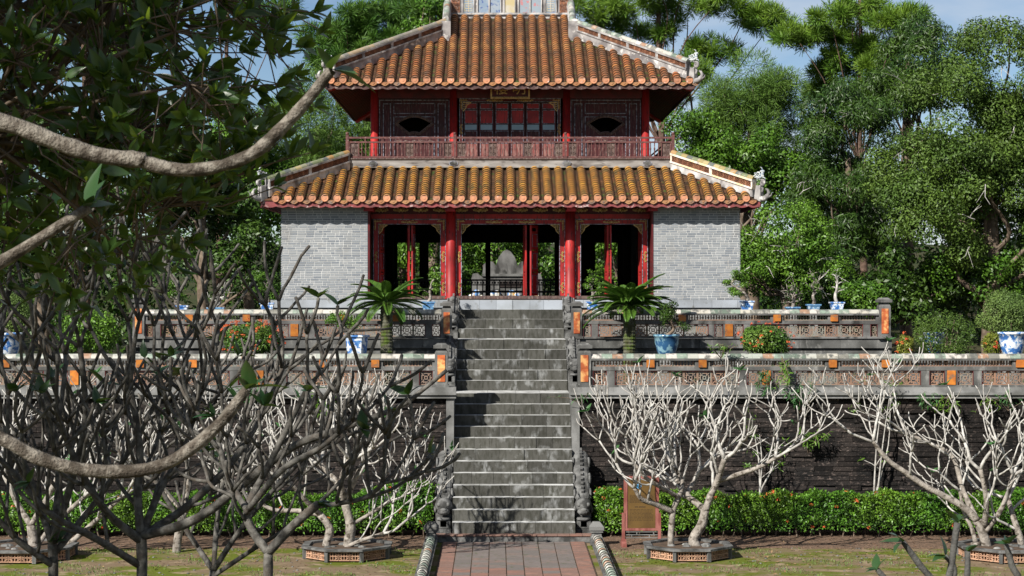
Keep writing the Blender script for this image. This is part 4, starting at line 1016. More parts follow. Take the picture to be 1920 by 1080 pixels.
def pine(label, pads, Y, tx, ty, n, leaf, seed, pr=(1.5,1.5,.62), size=.26, name='pine_tree', r0=.28, bx=None, group='pines behind the terraces'):
    rs = np.random.RandomState(seed+300); C = []; Rr = []; PC = []
    for (px, py) in pads:
        c = at(px, py, Y+rs.uniform(-2,2)); PC.append(c - Vector((0,0,.25)))
        for q in range(15):
            u = unit(rs,1)[0]*rs.uniform(.3,1)**.5; C.append(tuple(c + Vector((u[0]*pr[0], u[1]*pr[1], u[2]*pr[2]*(1-.3*abs(u[0]))+.1)))); f = rs.uniform(.28,.50); Rr.append((f,f,f*.9))
    C = np.array(C); Rr = np.array(Rr); tp = at(tx, ty, Y); b = at(bx if bx is not None else tx, 700, Y)
    return tree(name, label, (b.x, Y, hz(Y)), tuple(tp), r0, C, Rr, n, size, leaf, 'bark_pine', seed, group=group, limbs=PC, tv=NV, tf=NF, up=.2, droop=-.22, inner=.15, along=.8)

# ------------------------------------------------------------------ woods behind
pine('tall pine with spreading limbs just right of the upper roof', [(1110,20),(1150,60),(1190,20),(1240,60),(1290,20),(1340,0),(1395,25),(1440,45),(1160,105),(1225,125),(1290,140),(1340,95),(1130,-20),(1300,-40),(1230,-30),(1180,150),(1250,180)], 98, 1235, -60, 70000, 'leaf_pine_warm', 1)
pine('slender pine with layered pads standing clear against the sky on the right', [(1525,62),(1560,38),(1610,10),(1660,45),(1600,80),(1650,95),(1585,108),(1560,140),(1650,135),(1500,72),(1690,40),(1610,-30),(1560,175),(1640,175)], 95, 1612, -20, 52000, 'leaf_pine_warm', 2, pr=(1.2,1.2,.55), r0=.24)
pine('dark rounded pine behind the left end of the upper roof', [(610,70),(650,45),(690,35),(730,20),(775,25),(640,85),(690,75),(740,62),(600,100),(720,98),(675,112),(770,70),(640,130),(740,125)], 96, 690, 10, 52000, 'leaf_pine', 3, pr=(1.3,1.3,.7))
pine('yellow green pine behind the leafy branches at the upper left', [(40,50),(100,30),(160,45),(215,25),(260,60),(180,90),(100,100),(230,120),(40,120),(150,-10),(280,20)], 92, 155, -60, 30000, 'leaf_pine_warm', 4, pr=(1.4,1.4,.7))
pine('thin pine spray at the top edge above the leafy branches', [(455,10),(500,22),(530,8),(480,40),(420,-5)], 90, 430, -80, 5000, 'leaf_pine', 5, pr=(.9,.9,.45), r0=.18, bx=400)
broad('soft pale green feathery tree beyond the right eave of the upper roof', [(1400,170,90,55),(1350,225,70,55),(1460,185,70,45),(1420,260,90,60)], 91, 42000, .22, 'leaf_casuarina', 6, k=60, br=.85, name='feathery_tree', tv=NV, tf=NF, along=.55, droop=-.1)
broad('soft green feathery tree left of the upper storey', [(600,235,110,60),(540,270,90,70),(660,255,70,60),(560,180,50,40),(620,310,100,50)], 90, 42000, .22, 'leaf_casuarina', 7, k=60, br=.85, name='feathery_tree', tv=NV, tf=NF, along=.55, droop=-.1)
broad('small leaved tree peeping over the left slope of the upper roof', [(815,20,45,50),(790,60,40,40)], 92, 9000, .16, 'leaf_mid', 8, k=22, br=.6)
broad('dark mango like tree with long glossy drooping leaves right of the pavilion', [(1590,250,85,95),(1570,370,95,110),(1620,440,80,70)], 83, 46000, .24, 'leaf_dark', 9, k=60, twigs=20, br=.8, tv=SV, tf=SF, droop=.6, along=.3)
broad('dark glossy tree below the pines at the upper right', [(1715,110,80,75),(1670,180,60,60)], 88, 26000, .24, 'leaf_dark', 10, k=34, br=.8, tv=SV, tf=SF, droop=.6, along=.3)
broad('huge fine leaved olive green tree filling the right edge', [(1800,260,130,150),(1885,130,110,140),(1760,400,110,90),(1880,380,120,140),(1700,320,60,80),(1960,250,100,220)], 79, 130000, .145, 'leaf_olive', 11, k=170, br=.85, r0=.5, twigs=90)
broad('bright green rounded tree close to the right brick wall', [(1470,440,85,75),(1440,510,70,60),(1520,500,60,60)], 76, 32000, .125, 'leaf_bright', 12, k=46, br=.62, r0=.25, twigs=30)
broad('mid green tree behind the lower right roof corner', [(1400,300,90,60),(1470,340,80,70),(1330,330,70,60),(1290,260,50,50)], 87, 30000, .17, 'leaf_mid', 13, k=50, br=.8)
broad('deep green tree behind the right of the pavilion, low in the shade', [(1620,530,110,70),(1720,540,90,60),(1540,560,70,50)], 80.5, 20000, .22, 'leaf_dark', 14, k=40, br=.8)
broad('low leafy tree at the right edge behind the round shrub', [(1850,520,110,60),(1930,560,80,80)], 80.5, 20000, .16, 'leaf_mid', 15, k=36, br=.7)
broad('dark broad tree at the far left behind the branches', [(60,330,110,150),(140,430,120,120),(30,480,80,90)], 84, 26000, .2, 'leaf_dark', 16, k=50, br=.9)
broad('dark broad tree left of the lower roof', [(390,400,110,120),(300,330,100,110),(470,450,70,90)], 82, 28000, .2, 'leaf_dark', 17, k=50, br=.9)
broad('mid green tree showing behind the left brick wall', [(480,330,80,60),(420,280,100,60),(520,390,50,60)], 88, 20000, .18, 'leaf_mid', 18, k=40, br=.8)
broad('leafy tree seen through the left door of the pavilion', [(790,490,70,90),(730,470,60,80)], 88, 18000, .16, 'leaf_bright', 19, k=34, br=.8)
broad('shady tree seen through the middle door of the pavilion', [(890,500,60,80),(1010,500,50,80),(950,440,70,50)], 90, 18000, .18, 'leaf_mid', 20, k=34, br=.8)
broad('bright tree seen through the right door of the pavilion', [(1140,490,60,90),(1200,470,50,70)], 87, 16000, .15, 'leaf_bright', 21, k=30, br=.7)
dk = np.random.RandomState(5)
V = []; F = []
rsw = np.random.RandomState(77); Cw = []; Rw = []
for i in range(150):
    x = -42 + 84*i/149 + rsw.uniform(-1,1); y = 112 + rsw.uniform(-6, 8); h = hz(y); top = (11 if -6 < x < 12 else 14.5)
    for q in range(4): Cw.append((x, y+rsw.uniform(-2,2), h + rsw.uniform(.5, top-h if top > h+2 else 3))); Rw.append((2.0,2.0,1.5))
V, F = shell(rsw, np.array(Cw), np.array(Rw), 60000, .42, inner=.3)
tag(put('distant_wood', npmesh('distant_wood', V, F, M_['leaf_dark'])), 'dark mass of woodland closing the view far behind', 'wood', kind='stuff')

# ------------------------------------------------------------------ frangipani trees
LFG = leaf_data(LV, LF, 'leaf_frangi'); LGR = leaf_data(LV, LF, 'leaf_green')
def vperp(d, a):
    h = Vector((0,0,1)) if abs(d.z) < .9 else Vector((1,0,0)); u = d.cross(h).normalized(); w = d.cross(u); return u*math.cos(a) + w*math.sin(a)
def grow(mb, tips, p, d, r, L, lvl, rg, upb=.16, spread=(28,46), rk=.72, rmin=.028, sides=6, k3=.35, wob=.09):
    pts = [p.copy()]; rad = [r*1.15]; n = 5; q = p.copy(); dd = d.normalized()
    for i in range(n):
        dd = (dd + Vector((0,0,upb)) + Vector((rg.gauss(0,wob), rg.gauss(0,wob), rg.gauss(0,wob*.7)))).normalized(); q = q + dd*(L/n); pts.append(q.copy()); rad.append(r*(1-.16*(i+1)/n)*(1+rg.gauss(0,.05)))
    if lvl == 0:
        pts.append(q + dd*rad[-1]*.5); rad.append(rad[-1]*.55)
    mb.tube(pts, rad, sides)
    if lvl == 0: tips.append((pts[-1], dd)); return
    k = 3 if rg.random() < k3 else 2; a0 = rg.uniform(0, 6.28)
    for i in range(k):
        a = R(rg.uniform(*spread)); az = a0 + 2*math.pi*i/k + rg.uniform(-.4,.4); nd = dd*math.cos(a) + vperp(dd, az)*math.sin(a)
        if nd.z < .02: nd.z = .02 + rg.random()*.12; nd.normalize()
        cut = 1 if (rg.random() < .12 and lvl > 1) else 0
        grow(mb, tips, q - dd*r*.3, nd, max(rmin, r*rk), L*rg.uniform(.68,.98), lvl-1-cut, rg, upb, spread, rk, rmin, sides, k3, wob)
def frangipani(label, base, stems, seed, lvl, L, rt, barkT, barkB, leafd, nleaf, lsize, group, upb=.16, spread=(28,46), rk=.72, rmin=.028, side=True, lpt=(3,6), k3=.35, cat='tree', su=(.55,.75), wob=.09, slv=None):
    """stems: (points, radii, levels) polylines; shoots grow from their ends and along them"""
    rg = random.Random(seed); t = thing('frangipani_tree', base, label, cat, group); tips = []
    tm = MB(); bm_ = MB()
    for st_ in stems:
        pts, rad, lv = st_; P, rr = smooth_path(pts, rad); tm.tube(P, [q*(1+rg.gauss(0,.045)) for q in rr], 9)
        d = (P[-1]-P[-2]).normalized(); k = 3 if rg.random() < .6 else 2; a0 = rg.uniform(0,6.28)
        if lv <= 0: tips.append((P[-1], d)); continue
        for i in range(k):
            a = R(rg.uniform(*spread)); nd = d*math.cos(a) + vperp(d, a0+2*math.pi*i/k)*math.sin(a)
            if nd.z < .05: nd.z = .05; nd.normalize()
            grow(bm_, tips, P[-1] - d*rr[-1]*.3, nd, rr[-1]*.78, L, lv, rg, upb, spread, rk, rmin, k3=k3, wob=wob)
        if side:
            for u in su:
                i = int(u*(len(P)-1)); d = (P[min(i+1,len(P)-1)]-P[i]).normalized(); nd = d*.5 + vperp(d, rg.uniform(0,6.28))*.75 + Vector((0,0,.35)); nd.normalize()
                grow(bm_, tips, P[i], nd, max(rmin, rr[i]*.5), L*.9, (slv if slv is not None else max(1, lv-1)), rg, upb, spread, rk, rmin, k3=k3, wob=wob)
    tm.build('trunk', M_[barkT], t, True); bm_.build('branches', M_[barkB], t, True)
    rg.shuffle(tips); cnt = 0
    for (p, d) in tips:
        if cnt >= nleaf: break
        for i in range(rg.randint(*lpt)):
            az = rg.uniform(0, 6.28); v = d*rg.uniform(.15,.9) + vperp(d, az)*rg.uniform(.6,1.1); v.normalize()
            nn = Vector((rg.gauss(0,.3), rg.gauss(0,.3), 1)); x = v; z = (nn - x*nn.dot(x)).normalized(); y = z.cross(x); s = lsize*rg.uniform(.55,1.2)
            M = Matrix(((x.x*s,y.x*s,z.x*s,p.x),(x.y*s,y.y*s,z.y*s,p.y),(x.z*s,y.z*s,z.z*s,p.z),(0,0,0,1))); put('leaf', leafd, t, M); cnt += 1
    return t
def PX(Y, *pp, dy=None):
    """polyline from photo pixels at depth Y with depth offsets"""
    return [at(p[0], p[1], Y + (p[2] if len(p) > 2 else 0)) for p in pp]
G1 = 'bare white frangipani trees in planters'
WF = dict(rmin=.0130, rk=.68, k3=.30, spread=(22,50), upb=.12, wob=.15)
frangipani('bare white frangipani in the planter right of the stairs, two twisted trunks', (4.0, 43.5, .1), [
    (PX(43.5,(1307,1056),(1308,1033),(1300,1011),(1315,986),(1322,957)), [0.139,0.131,0.123,0.107,0.098], 0),
    (PX(43.5,(1322,957),(1302,940,.1),(1287,927,.2),(1268,900,.4)), [0.090,0.074,0.066,0.061], 3),
    (PX(43.5,(1287,927,.2),(1300,905,.6),(1312,880,1.0)), [0.066,0.061,0.057], 3),
    (PX(43.5,(1322,957),(1332,930),(1345,902,-.1),(1358,860,-.4)), [0.090,0.082,0.074,0.061], 3),
    (PX(43.5,(1345,902),(1395,886,-.2),(1430,873,-.3),(1455,858,-.3)), [0.066,0.053,0.045,0.041], 3),
    (PX(43.5,(1258,1056),(1258,1004),(1262,960),(1272,932)), [0.082,0.074,0.066,0.066], 0),
    (PX(43.5,(1272,932),(1244,916,-.3),(1212,897,-.5),(1190,870,-.6)), [0.061,0.053,0.045,0.041], 3),
    (PX(43.5,(1262,960),(1230,946,-.2),(1203,936,-.4),(1190,915,-.5)), [0.070,0.066,0.053,0.045], 3),
    (PX(43.5,(1272,932),(1280,905,.2),(1262,872,.3)), [0.057,0.051,0.045], 3),
    ], 11, 4, .74, .05, 'bark_trunk', 'bark_pale', LGR, 40, .22, G1, **WF)
frangipani('bare white frangipani in the planter left of the stairs', (-3.85, 43.5, .1), [
    (PX(43.5,(649,1050),(655,1010),(657,985),(646,941)), [0.139,0.123,0.115,0.098], 0),
    (PX(43.5,(646,941),(632,905,.3),(600,870,.5)), [0.082,0.070,0.057], 3),
    (PX(43.5,(646,941),(665,900,-.2),(690,850,-.3)), [0.082,0.066,0.053], 3),
    (PX(43.5,(646,941),(640,900,-.4),(655,860,-.6)), [0.066,0.061,0.053], 3),
    (PX(43.5,(614,1045),(612,1020),(618,990),(600,965)), [0.107,0.098,0.090,0.082], 0),
    (PX(43.5,(600,965),(560,958,.2),(510,955,.3),(470,930,.3)), [0.074,0.057,0.049,0.041], 3),
    (PX(43.5,(600,965),(570,935,-.4),(540,900,-.6)), [0.066,0.053,0.045], 3),
    (PX(43.5,(625,1040),(668,1017,-.3),(720,1000,-.4)), [0.049,0.045,0.041], 3),
    (PX(43.5,(657,985),(700,960,.2),(730,940,.2)), [0.049,0.041,0.037], 3),
    ], 12, 4, .74, .05, 'bark_trunk', 'bark_pale', LGR, 44, .22, G1, **WF)
frangipani('bare white frangipani at the lower right with long limbs reaching left', (11.3, 43.5, .1), [
    (PX(43.5,(1829,1068),(1831,1040),(1829,1017)), [0.131,0.123,0.107], 0),
    (PX(43.5,(1829,1017),(1822,990,.2),(1808,960,.4),(1800,920,.5)), [0.057,0.049,0.045,0.041], 3),
    (PX(43.5,(1854,1066),(1850,1030),(1845,1007),(1832,976)), [0.139,0.127,0.115,0.107], 0),
    (PX(43.5,(1832,976),(1807,951),(1770,930),(1732,910),(1700,887),(1669,866),(1650,845),(1637,828)), [0.098,0.082,0.074,0.066,0.061,0.057,0.049,0.045], 3),
    (PX(43.5,(1732,910),(1700,892,.4)), [0.033,0.025], 0),
    (PX(43.5,(1832,976),(1806,920,.5),(1786,856,.7),(1740,830,.8),(1700,812,.9)), [0.074,0.061,0.053,0.045,0.041], 3),
    (PX(43.5,(1845,990),(1850,940,-.4),(1838,880,-.5)), [0.070,0.061,0.053], 3),
    (PX(43.5,(1845,1000),(1880,950,-.2),(1900,890,-.3)), [0.070,0.057,0.049], 3),
    (PX(43.5,(1911,1062),(1915,1020),(1900,970),(1890,935,.3)), [0.098,0.082,0.066,0.053], 3),
    ], 13, 4, .74, .05, 'bark_trunk', 'bark_pale', LGR, 40, .22, G1, **WF)
frangipani('bare white frangipani in the planter at the far left behind dark branches', (-11.3, 43.5, .1), [
    (PX(43.5,(60,1068),(64,1030),(58,985)), [0.139,0.123,0.107], 0),
    (PX(43.5,(58,985),(30,940,.3),(10,890,.4)), [0.074,0.066,0.053], 3),
    (PX(43.5,(58,985),(85,940,-.3),(110,890,-.4)), [0.074,0.066,0.053], 3),
    (PX(43.5,(80,1060),(130,1020,.2),(170,985,.3),(230,930,.3)), [0.082,0.070,0.057,0.049], 3),
    (PX(43.5,(64,1030),(100,985,.2),(160,930,.5)), [0.066,0.057,0.049], 3),
    ], 14, 4, .74, .05, 'bark_trunk', 'bark_pale', LGR, 40, .22, G1, **WF)
frangipani('bare frangipani between the two left planters in front of the hedge', (-7.6, 44.2, 0), [
    (PX(44.2,(330,1045),(335,1000),(345,960)), [0.107,0.098,0.082], 0),
    (PX(44.2,(345,960),(310,920,.3),(280,870,.4)), [0.066,0.057,0.049], 3),
    (PX(44.2,(345,960),(385,920,-.2),(420,880,-.2)), [0.066,0.057,0.049], 3),
    (PX(44.2,(345,960),(352,900,.3),(350,850,.4)), [0.057,0.053,0.049], 3),
    ], 15, 4, .68, .05, 'bark_trunk', 'bark_pale', LGR, 30, .22, G1, **WF)

# dark frangipanis in the near left, in the shade
G2 = 'shaded frangipani trees in the left foreground'
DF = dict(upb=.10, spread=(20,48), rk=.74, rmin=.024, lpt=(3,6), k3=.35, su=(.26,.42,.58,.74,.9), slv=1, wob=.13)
frangipani('dark shaded frangipani in the left foreground, largest, with a long limb reaching right', (-5.2, 25, 0), [
    (PX(25,(250,1420),(258,1200),(266,1080),(265,1005)), [0.096,0.080,0.074,0.070], 0),
    (PX(25,(265,1005),(370,972,-.2),(490,880,-.4),(560,832,-.5),(631,807,-.6),(743,765,-.7),(800,725,-.7),(838,694,-.7)), [0.068,0.062,0.056,0.050,0.044,0.036,0.029,0.024], 0),
    (PX(25,(265,1005),(350,950,.4),(440,860,.7),(500,760,.9),(530,690,1.0)), [0.060,0.054,0.048,0.040,0.034], 1),
    (PX(25,(265,1005),(258,930,.1),(262,840,.2),(245,730,.3)), [0.064,0.056,0.048,0.040], 2),
    (PX(25,(265,1005),(300,920,.3),(345,840,.5),(375,740,.6)), [0.056,0.048,0.042,0.036], 2),
    (PX(25,(265,1015),(200,960,-.3),(150,880,-.5),(110,790,-.6)), [0.060,0.052,0.044,0.038], 2),
    (PX(25,(262,1060),(180,1010,-.5),(90,960,-.8),(20,880,-.9)), [0.056,0.048,0.042,0.036], 2),
    ], 21, 3, .98, .05, 'bark_fore_shade', 'bark_fore_shade', LFG, 80, .30, G2, **DF)
frangipani('dark shaded frangipani right of the largest, forking low at the bottom edge', (-3.0, 23, 0), [
    (PX(23,(490,1420),(496,1200),(502,1100),(503,1036)), [0.076,0.068,0.062,0.058], 0),
    (PX(23,(503,1036),(550,985,-.1),(597,945,-.2)), [0.060,0.056,0.052], 0),
    (PX(23,(590,950),(680,935,-.3),(720,905,-.4)), [0.034,0.029,0.024], 1),
    (PX(23,(503,1036),(470,990,.2),(465,950,.2),(500,880,.3),(545,790,.3),(580,720,.3)), [0.058,0.052,0.048,0.044,0.037,0.030], 1),
    (PX(23,(466,960),(430,900,.4),(410,830,.6)), [0.044,0.037,0.032], 2),
    (PX(23,(466,955),(530,880,-.3),(600,840,-.4),(660,790,-.5)), [0.044,0.038,0.032,0.027], 1),
    ], 22, 3, .66, .05, 'bark_fore_shade', 'bark_fore_shade', LFG, 60, .28, G2, **DF)
frangipani('dark shaded frangipani at the left edge of the picture', (-6.9, 26, 0), [
    (PX(26,(80,1420),(90,1200),(100,1080),(98,1020)), [0.080,0.072,0.068,0.064], 0),
    (PX(26,(98,1020),(65,920,.2),(25,820,.3)), [0.056,0.048,0.040], 2),
    (PX(26,(98,1020),(135,900,-.2),(160,780,-.3),(150,650,-.4)), [0.060,0.052,0.044,0.036], 2),
    (PX(26,(98,1020),(110,880,.4),(85,740,.6),(40,640,.7)), [0.056,0.048,0.040,0.034], 2),
    (PX(26,(100,1040),(180,940,.4),(240,850,.5),(300,740,.6)), [0.048,0.042,0.037,0.032], 2),
    (PX(26,(100,1060),(30,1010,-.4),(-40,930,-.5)), [0.052,0.044,0.040], 2),
    ], 23, 3, 1.0, .05, 'bark_fore_shade', 'bark_fore_shade', LFG, 50, .30, G2, **DF)
frangipani('dark shaded frangipani behind the others at the left, low and many branched', (-5.0, 30, 0), [
    (PX(30,(390,1250),(395,1140),(400,1070)), [0.080,0.072,0.064], 0),
    (PX(30,(400,1070),(340,980,.3),(290,900,.5)), [0.048,0.040,0.034], 2),
    (PX(30,(400,1070),(460,980,-.3),(530,900,-.4),(600,830,-.4)), [0.048,0.042,0.035,0.029], 1),
    (PX(30,(400,1070),(410,950,.5),(430,850,.8)), [0.044,0.038,0.032], 2),
    (PX(30,(400,1080),(490,1020,-.3),(570,970,-.5),(650,890,-.5)), [0.040,0.035,0.030,0.026], 1),
    ], 26, 3, .82, .05, 'bark_fore_shade', 'bark_fore_shade', LFG, 30, .28, G2, **DF)
frangipani('pale dappled frangipani nearest the viewer, thick blunt limbs crossing the left side', (-4.6, 10, 0), [
    ([(-4.9,10,0),(-4.75,10,2.2),(-4.6,10.1,4.2),(-4.7,10,5.8),(-4.9,10,7.4)], [0.146,0.129,0.120,0.103,0.077], 0),
    (PX(10,(-420,260),(-200,190),(0,228),(95,262),(180,290),(262,300),(272,304),(330,318),(400,314),(470,290),(520,248),(570,195),(622,130)), [0.073,0.060,0.047,0.045,0.043,0.047,0.038,0.037,0.036,0.036,0.035,0.034,0.028], 0),
    (PX(10.5,(-380,640),(-150,570),(0,492),(90,437),(168,388)), [0.052,0.043,0.034,0.033,0.029], 0),
    (PX(11,(-420,760),(-150,770),(0,822),(70,858),(150,880),(240,884),(310,870),(370,832),(420,785),(462,730)), [0.065,0.052,0.043,0.041,0.040,0.039,0.038,0.036,0.035,0.028], 0),
    (PX(10,(-420,420),(-380,320),(-420,260)), [0.086,0.077,0.073], 0),
    ], 24, 0, .5, .05, 'bark_near_shade', 'bark_near_shade', LFG, 24, .25, None, side=False, lpt=(4,7))
# shoots of a frangipani growing up into the lower right corner
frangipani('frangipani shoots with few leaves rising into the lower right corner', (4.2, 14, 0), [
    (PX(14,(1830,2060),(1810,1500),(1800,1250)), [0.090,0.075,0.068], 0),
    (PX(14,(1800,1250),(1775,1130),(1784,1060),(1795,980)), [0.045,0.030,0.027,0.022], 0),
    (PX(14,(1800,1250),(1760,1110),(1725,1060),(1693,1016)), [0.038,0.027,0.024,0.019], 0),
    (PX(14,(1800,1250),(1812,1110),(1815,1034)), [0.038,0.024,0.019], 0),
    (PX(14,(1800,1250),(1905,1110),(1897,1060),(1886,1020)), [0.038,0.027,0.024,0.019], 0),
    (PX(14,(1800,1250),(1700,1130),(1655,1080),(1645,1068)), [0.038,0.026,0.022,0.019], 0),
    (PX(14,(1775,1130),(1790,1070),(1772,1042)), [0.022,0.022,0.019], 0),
    ], 25, 0, .5, .05, 'bark_shoot_shade', 'bark_shoot_shade', LFG, 22, .17, None, side=False, lpt=(2,4))

# ------------------------------------------------------------------ big leafy tree overhanging on the left
rs = np.random.RandomState(31); rg = random.Random(31)
lt = thing('leafy_tree', (-10.5, 12, 0), 'large dark leaved tree whose glossy branches overhang the upper left', 'tree')
m = MB(); P, rr = smooth_path([(-10.5,12,0),(-10.3,12.1,3),(-10.0,12.3,6),(-10.2,12.5,9),(-10.6,12.6,12.5)], [.42,.36,.32,.26,.15]); m.tube(P, rr, 10); m.build('trunk', M_['bark_tree'], lt, True)
fc = np.array((-4.75, 16.6, 8.05)); fr_ = np.array((2.8, 2.1, 2.15))
lb = MB(); tw = MB(); hubs = []
for i in range(120):
    u = unit(rs, 1)[0]; h = fc + u*fr_*rs.uniform(.25,.85); hubs.append(Vector(h))
    a = Vector((-10.0,12.4,6.5+rs.uniform(-.5,2))); mid = a.lerp(Vector(h), .55) + Vector((0,0,.5*rs.normal()))
    if i < 9: P, rr = smooth_path([a, mid, Vector(h)], [.11,.075,.035]); lb.tube(P, rr, 7)
    else: tw.tube([hubs[i % 9], hubs[i % 9].lerp(Vector(h), .5)+Vector((0,0,.1)), Vector(h)], [.022,.018,.014], 5)
lb.build('limbs', M_['bark_tree'], lt, True)
mats_, locs_ = [], []
n_tw = 1350
for i in range(n_tw):
    u = unit(rs, 1)[0]; p = Vector(fc + u*fr_*(rs.uniform(.25, 1.06)**.6))
    if p.z < 6.9 and rs.rand() < .45: continue
    hb = min(hubs, key=lambda h: (h-p).length); mid = hb.lerp(p, .5) + Vector(rs.normal(size=3)*.12); tw.tube([hb, mid, p], [.009,.007,.005], 4, False)
    d = ((p-hb).normalized() + Vector((0,0,.5)) + Vector(rs.normal(size=3)*.25)).normalized()
    for k in range(rg.randint(5, 9)):
        az = k*2.4 + rg.uniform(-.3,.3); v = (d*rg.uniform(.35,1.1) + vperp(d, az)*rg.uniform(.5,.95) + Vector((0,0,.25))).normalized(); nn = d*.6 + Vector((0,-.35,.45)) + Vector(rs.normal(size=3)*.25)
        z = (nn - v*nn.dot(v)).normalized(); y = z.cross(v); s = rg.uniform(.13,.26)
        mats_.append(np.array([[v.x,y.x,z.x],[v.y,y.y,z.y],[v.z,y.z,z.z]])*s); locs_.append(np.array(p - d*rg.uniform(0,.10)))
tw.build('twigs', M_['bark_tree'], lt, True)
mats_ = np.array(mats_); locs_ = np.array(locs_)
sz = np.linalg.norm(mats_[:,:,0], axis=1)/locs_[:,1]; pj = np.array([proj(p) for p in locs_]); inv = (pj[:,0] > 0) & (pj[:,1] > 0) & (pj[:,0] < 700) & (pj[:,1] < 700)
order = np.argsort(-(sz*inv - .01*locs_[:,1]*0)); big = order[:290]; LGL = leaf_data(OV, OF, 'leaf_gloss')
for i in big:
    a = mats_[i]; p = locs_[i]; put('leaf', LGL, lt, Matrix(((*a[0], p[0]), (*a[1], p[1]), (*a[2], p[2]), (0,0,0,1))))
rest = order[290:]; V, F = scatter(OV, OF, mats_[rest], locs_[rest]); tag(put('foliage', npmesh('foliage', V, F, M_['leaf_gloss'], True), lt), kind='stuff')
C, Rr = env_blobs(rs, (-13.2,11.5,14.2), (7.2,7.0,4.4), 90, 1.5); V, F = shell(rs, C, Rr, 10500, .36, tv=QV, tf=QF)  # out-of-view leaf mass added to shade the left foreground
tag(put('crown', npmesh('crown', V, F, M_['leaf_gloss']), lt), kind='stuff')
# ------------------------------------------------------------------ hedges and shrubs
def flowers(rs, pts, size, n=14):
    K = len(pts); u = unit(rs, K*n); u[:,2] = np.abs(u[:,2]); pos = np.repeat(pts, n, 0) + u*size*.5; d = np.cross(u, unit(rs, K*n)); return scatter(QV, QF, frames(d, u)*size*.55, pos)
def hedge(label, x0, x1, yf, yb, ztop, bump, seed, n, group, nf=40, z0=.16):
    rs = np.random.RandomState(seed); t = thing('hedge', ((x0+x1)/2, (yf+yb)/2, 0), label, 'hedge', group)
    MB().box(x0+.12, x1-.12, yf+.16, yb-.1, z0+.12, ztop-.14).build('core', M_['leaf_dark'], t)
    sm = MB()
    for i in range(int((x1-x0)/.28)): x = x0+.15+i*.28+rs.uniform(-.06,.06); y = yf+rs.uniform(.15,.5); sm.tube([(x,y,-.03),(x+rs.normal()*.04,y,.2),(x+rs.normal()*.08,y+.02,.45)], [.022,.018,.014], 5)
    tag(sm.build('stems', M_['bark_tree'], t), kind='stuff')
    w = [ (x1-x0)*(ztop-z0)*1.15, (x1-x0)*(yb-yf), (yb-yf)*(ztop-z0)*1, (yb-yf)*(ztop-z0)]; w = np.array(w)/sum(w); f = rs.choice(4, n, p=w)
    x = rs.uniform(x0, x1, n); y = rs.uniform(yf, yb, n); q = rs.uniform(0, 1, n)**.8; tz = ztop + bump(x)
    z = z0 + (tz-z0)*q
    nr = np.zeros((n,3))
    y = np.where(f == 0, yf, y); nr[f == 0] = (0,-1,.35); z = np.where(f == 1, tz, z); nr[f == 1] = (0,-.2,1); x = np.where(f == 2, x0, x); nr[f == 2] = (-1,0,.3); x = np.where(f == 3, x1, x); nr[f == 3] = (1,0,.3)
    rnd = .10*np.exp(-((tz-z)/.12)); y = y + np.where(f == 0, rnd, 0)
    wob = .06*np.sin(x*3.1+seed)*np.sin(z*5+x) + .05*np.sin(x*7.3+z*3)
    thin = (z < z0+.25) & (rs.rand(n) < .45); dep = rs.uniform(-.02, .16, n)*1.0
    pos = np.stack([x, y, z], 1) - nr*(dep[:,None]) + nr*wob[:,None]; pos = pos[~thin]; nr = nr[~thin]; k = len(pos)
    nm = nr + rs.normal(size=(k,3))*.55; d = np.cross(rs.normal(size=(k,3)), nm) + np.array([0,0,.15])
    V, F = scatter(QV, QF, frames(d, nm)*(.074*rs.uniform(.6,1.3,(k,1,1))), pos); tag(put('foliage', npmesh('foliage', V, F, M_['leaf_hedge']), t), kind='stuff')
    fp = pos[rs.choice(k, nf)]+np.array([0,-.06,.02]); V, F = flowers(rs, fp, .085); tag(put('flowers', npmesh('flowers', V, F, M_['flower']), t), kind='stuff')
hedge('long clipped green hedge right of the stairs with a few red flowers', 2.75, 15.5, 46.65, 47.55, 1.02, lambda x: .03*np.sin(x*1.7), 41, 46000, 'clipped hedges', 60)
hedge('short rounded hedge end between the stairs and the wooden sign', 2.02, 2.72, 46.6, 47.5, 1.12, lambda x: .05*np.sin((x-2.0)/.7*3.14), 42, 5600, 'clipped hedges', 12)
hedge('long clipped green hedge left of the stairs, swelling higher beside the steps', -15.5, -2.0, 46.6, 47.55, 1.02, lambda x: .26*np.exp(-((x+2.6)/.75)**2) + .03*np.sin(x*1.7), 43, 48000, 'clipped hedges', 60)

def bush(label, c, r, n, leaf, seed, name='flowering_shrub', size=.075, nf=0, group=None, fs=.09, cat='shrub', base=None, **kw):
    rs = np.random.RandomState(seed); t = thing(name, (c[0], c[1], base if base is not None else c[2]-r[2]), label, cat, group); b = base if base is not None else c[2]-r[2]
    C, Rr = env_blobs(rs, c, np.array(r)*.82, 34, min(r)*.34); C = np.vstack([C, np.array([c])]); Rr = np.vstack([Rr, np.array([r])*.86])
    sm = MB()
    for i in range(6): p = C[rs.randint(len(C)-1)]; sm.tube([(c[0]+rs.normal()*.04, c[1], b), tuple((np.array((c[0],c[1],b))+p)/2+rs.normal(size=3)*.05), tuple(p)], [.03,.022,.01], 5)
    sm.build('stems', M_['bark_tree'], t)
    V, F = shell(rs, C, Rr, n, size, inner=.8, **kw); tag(put('foliage', npmesh('foliage', V, F, M_[leaf]), t), kind='stuff')
    if nf:
        u = unit(rs, nf*3); u = u[(u[:,1] < .3) & (u[:,2] > -.5)][:nf]; V, F = flowers(rs, np.array(c)+u*np.array(r)*1.02, fs, 18); tag(put('flowers', npmesh('flowers', V, F, M_['flower']), t), kind='stuff')
    return t
def onT1(px, Y=50.3): return at(px, 540, Y).x
s1 = 50.3/FPX
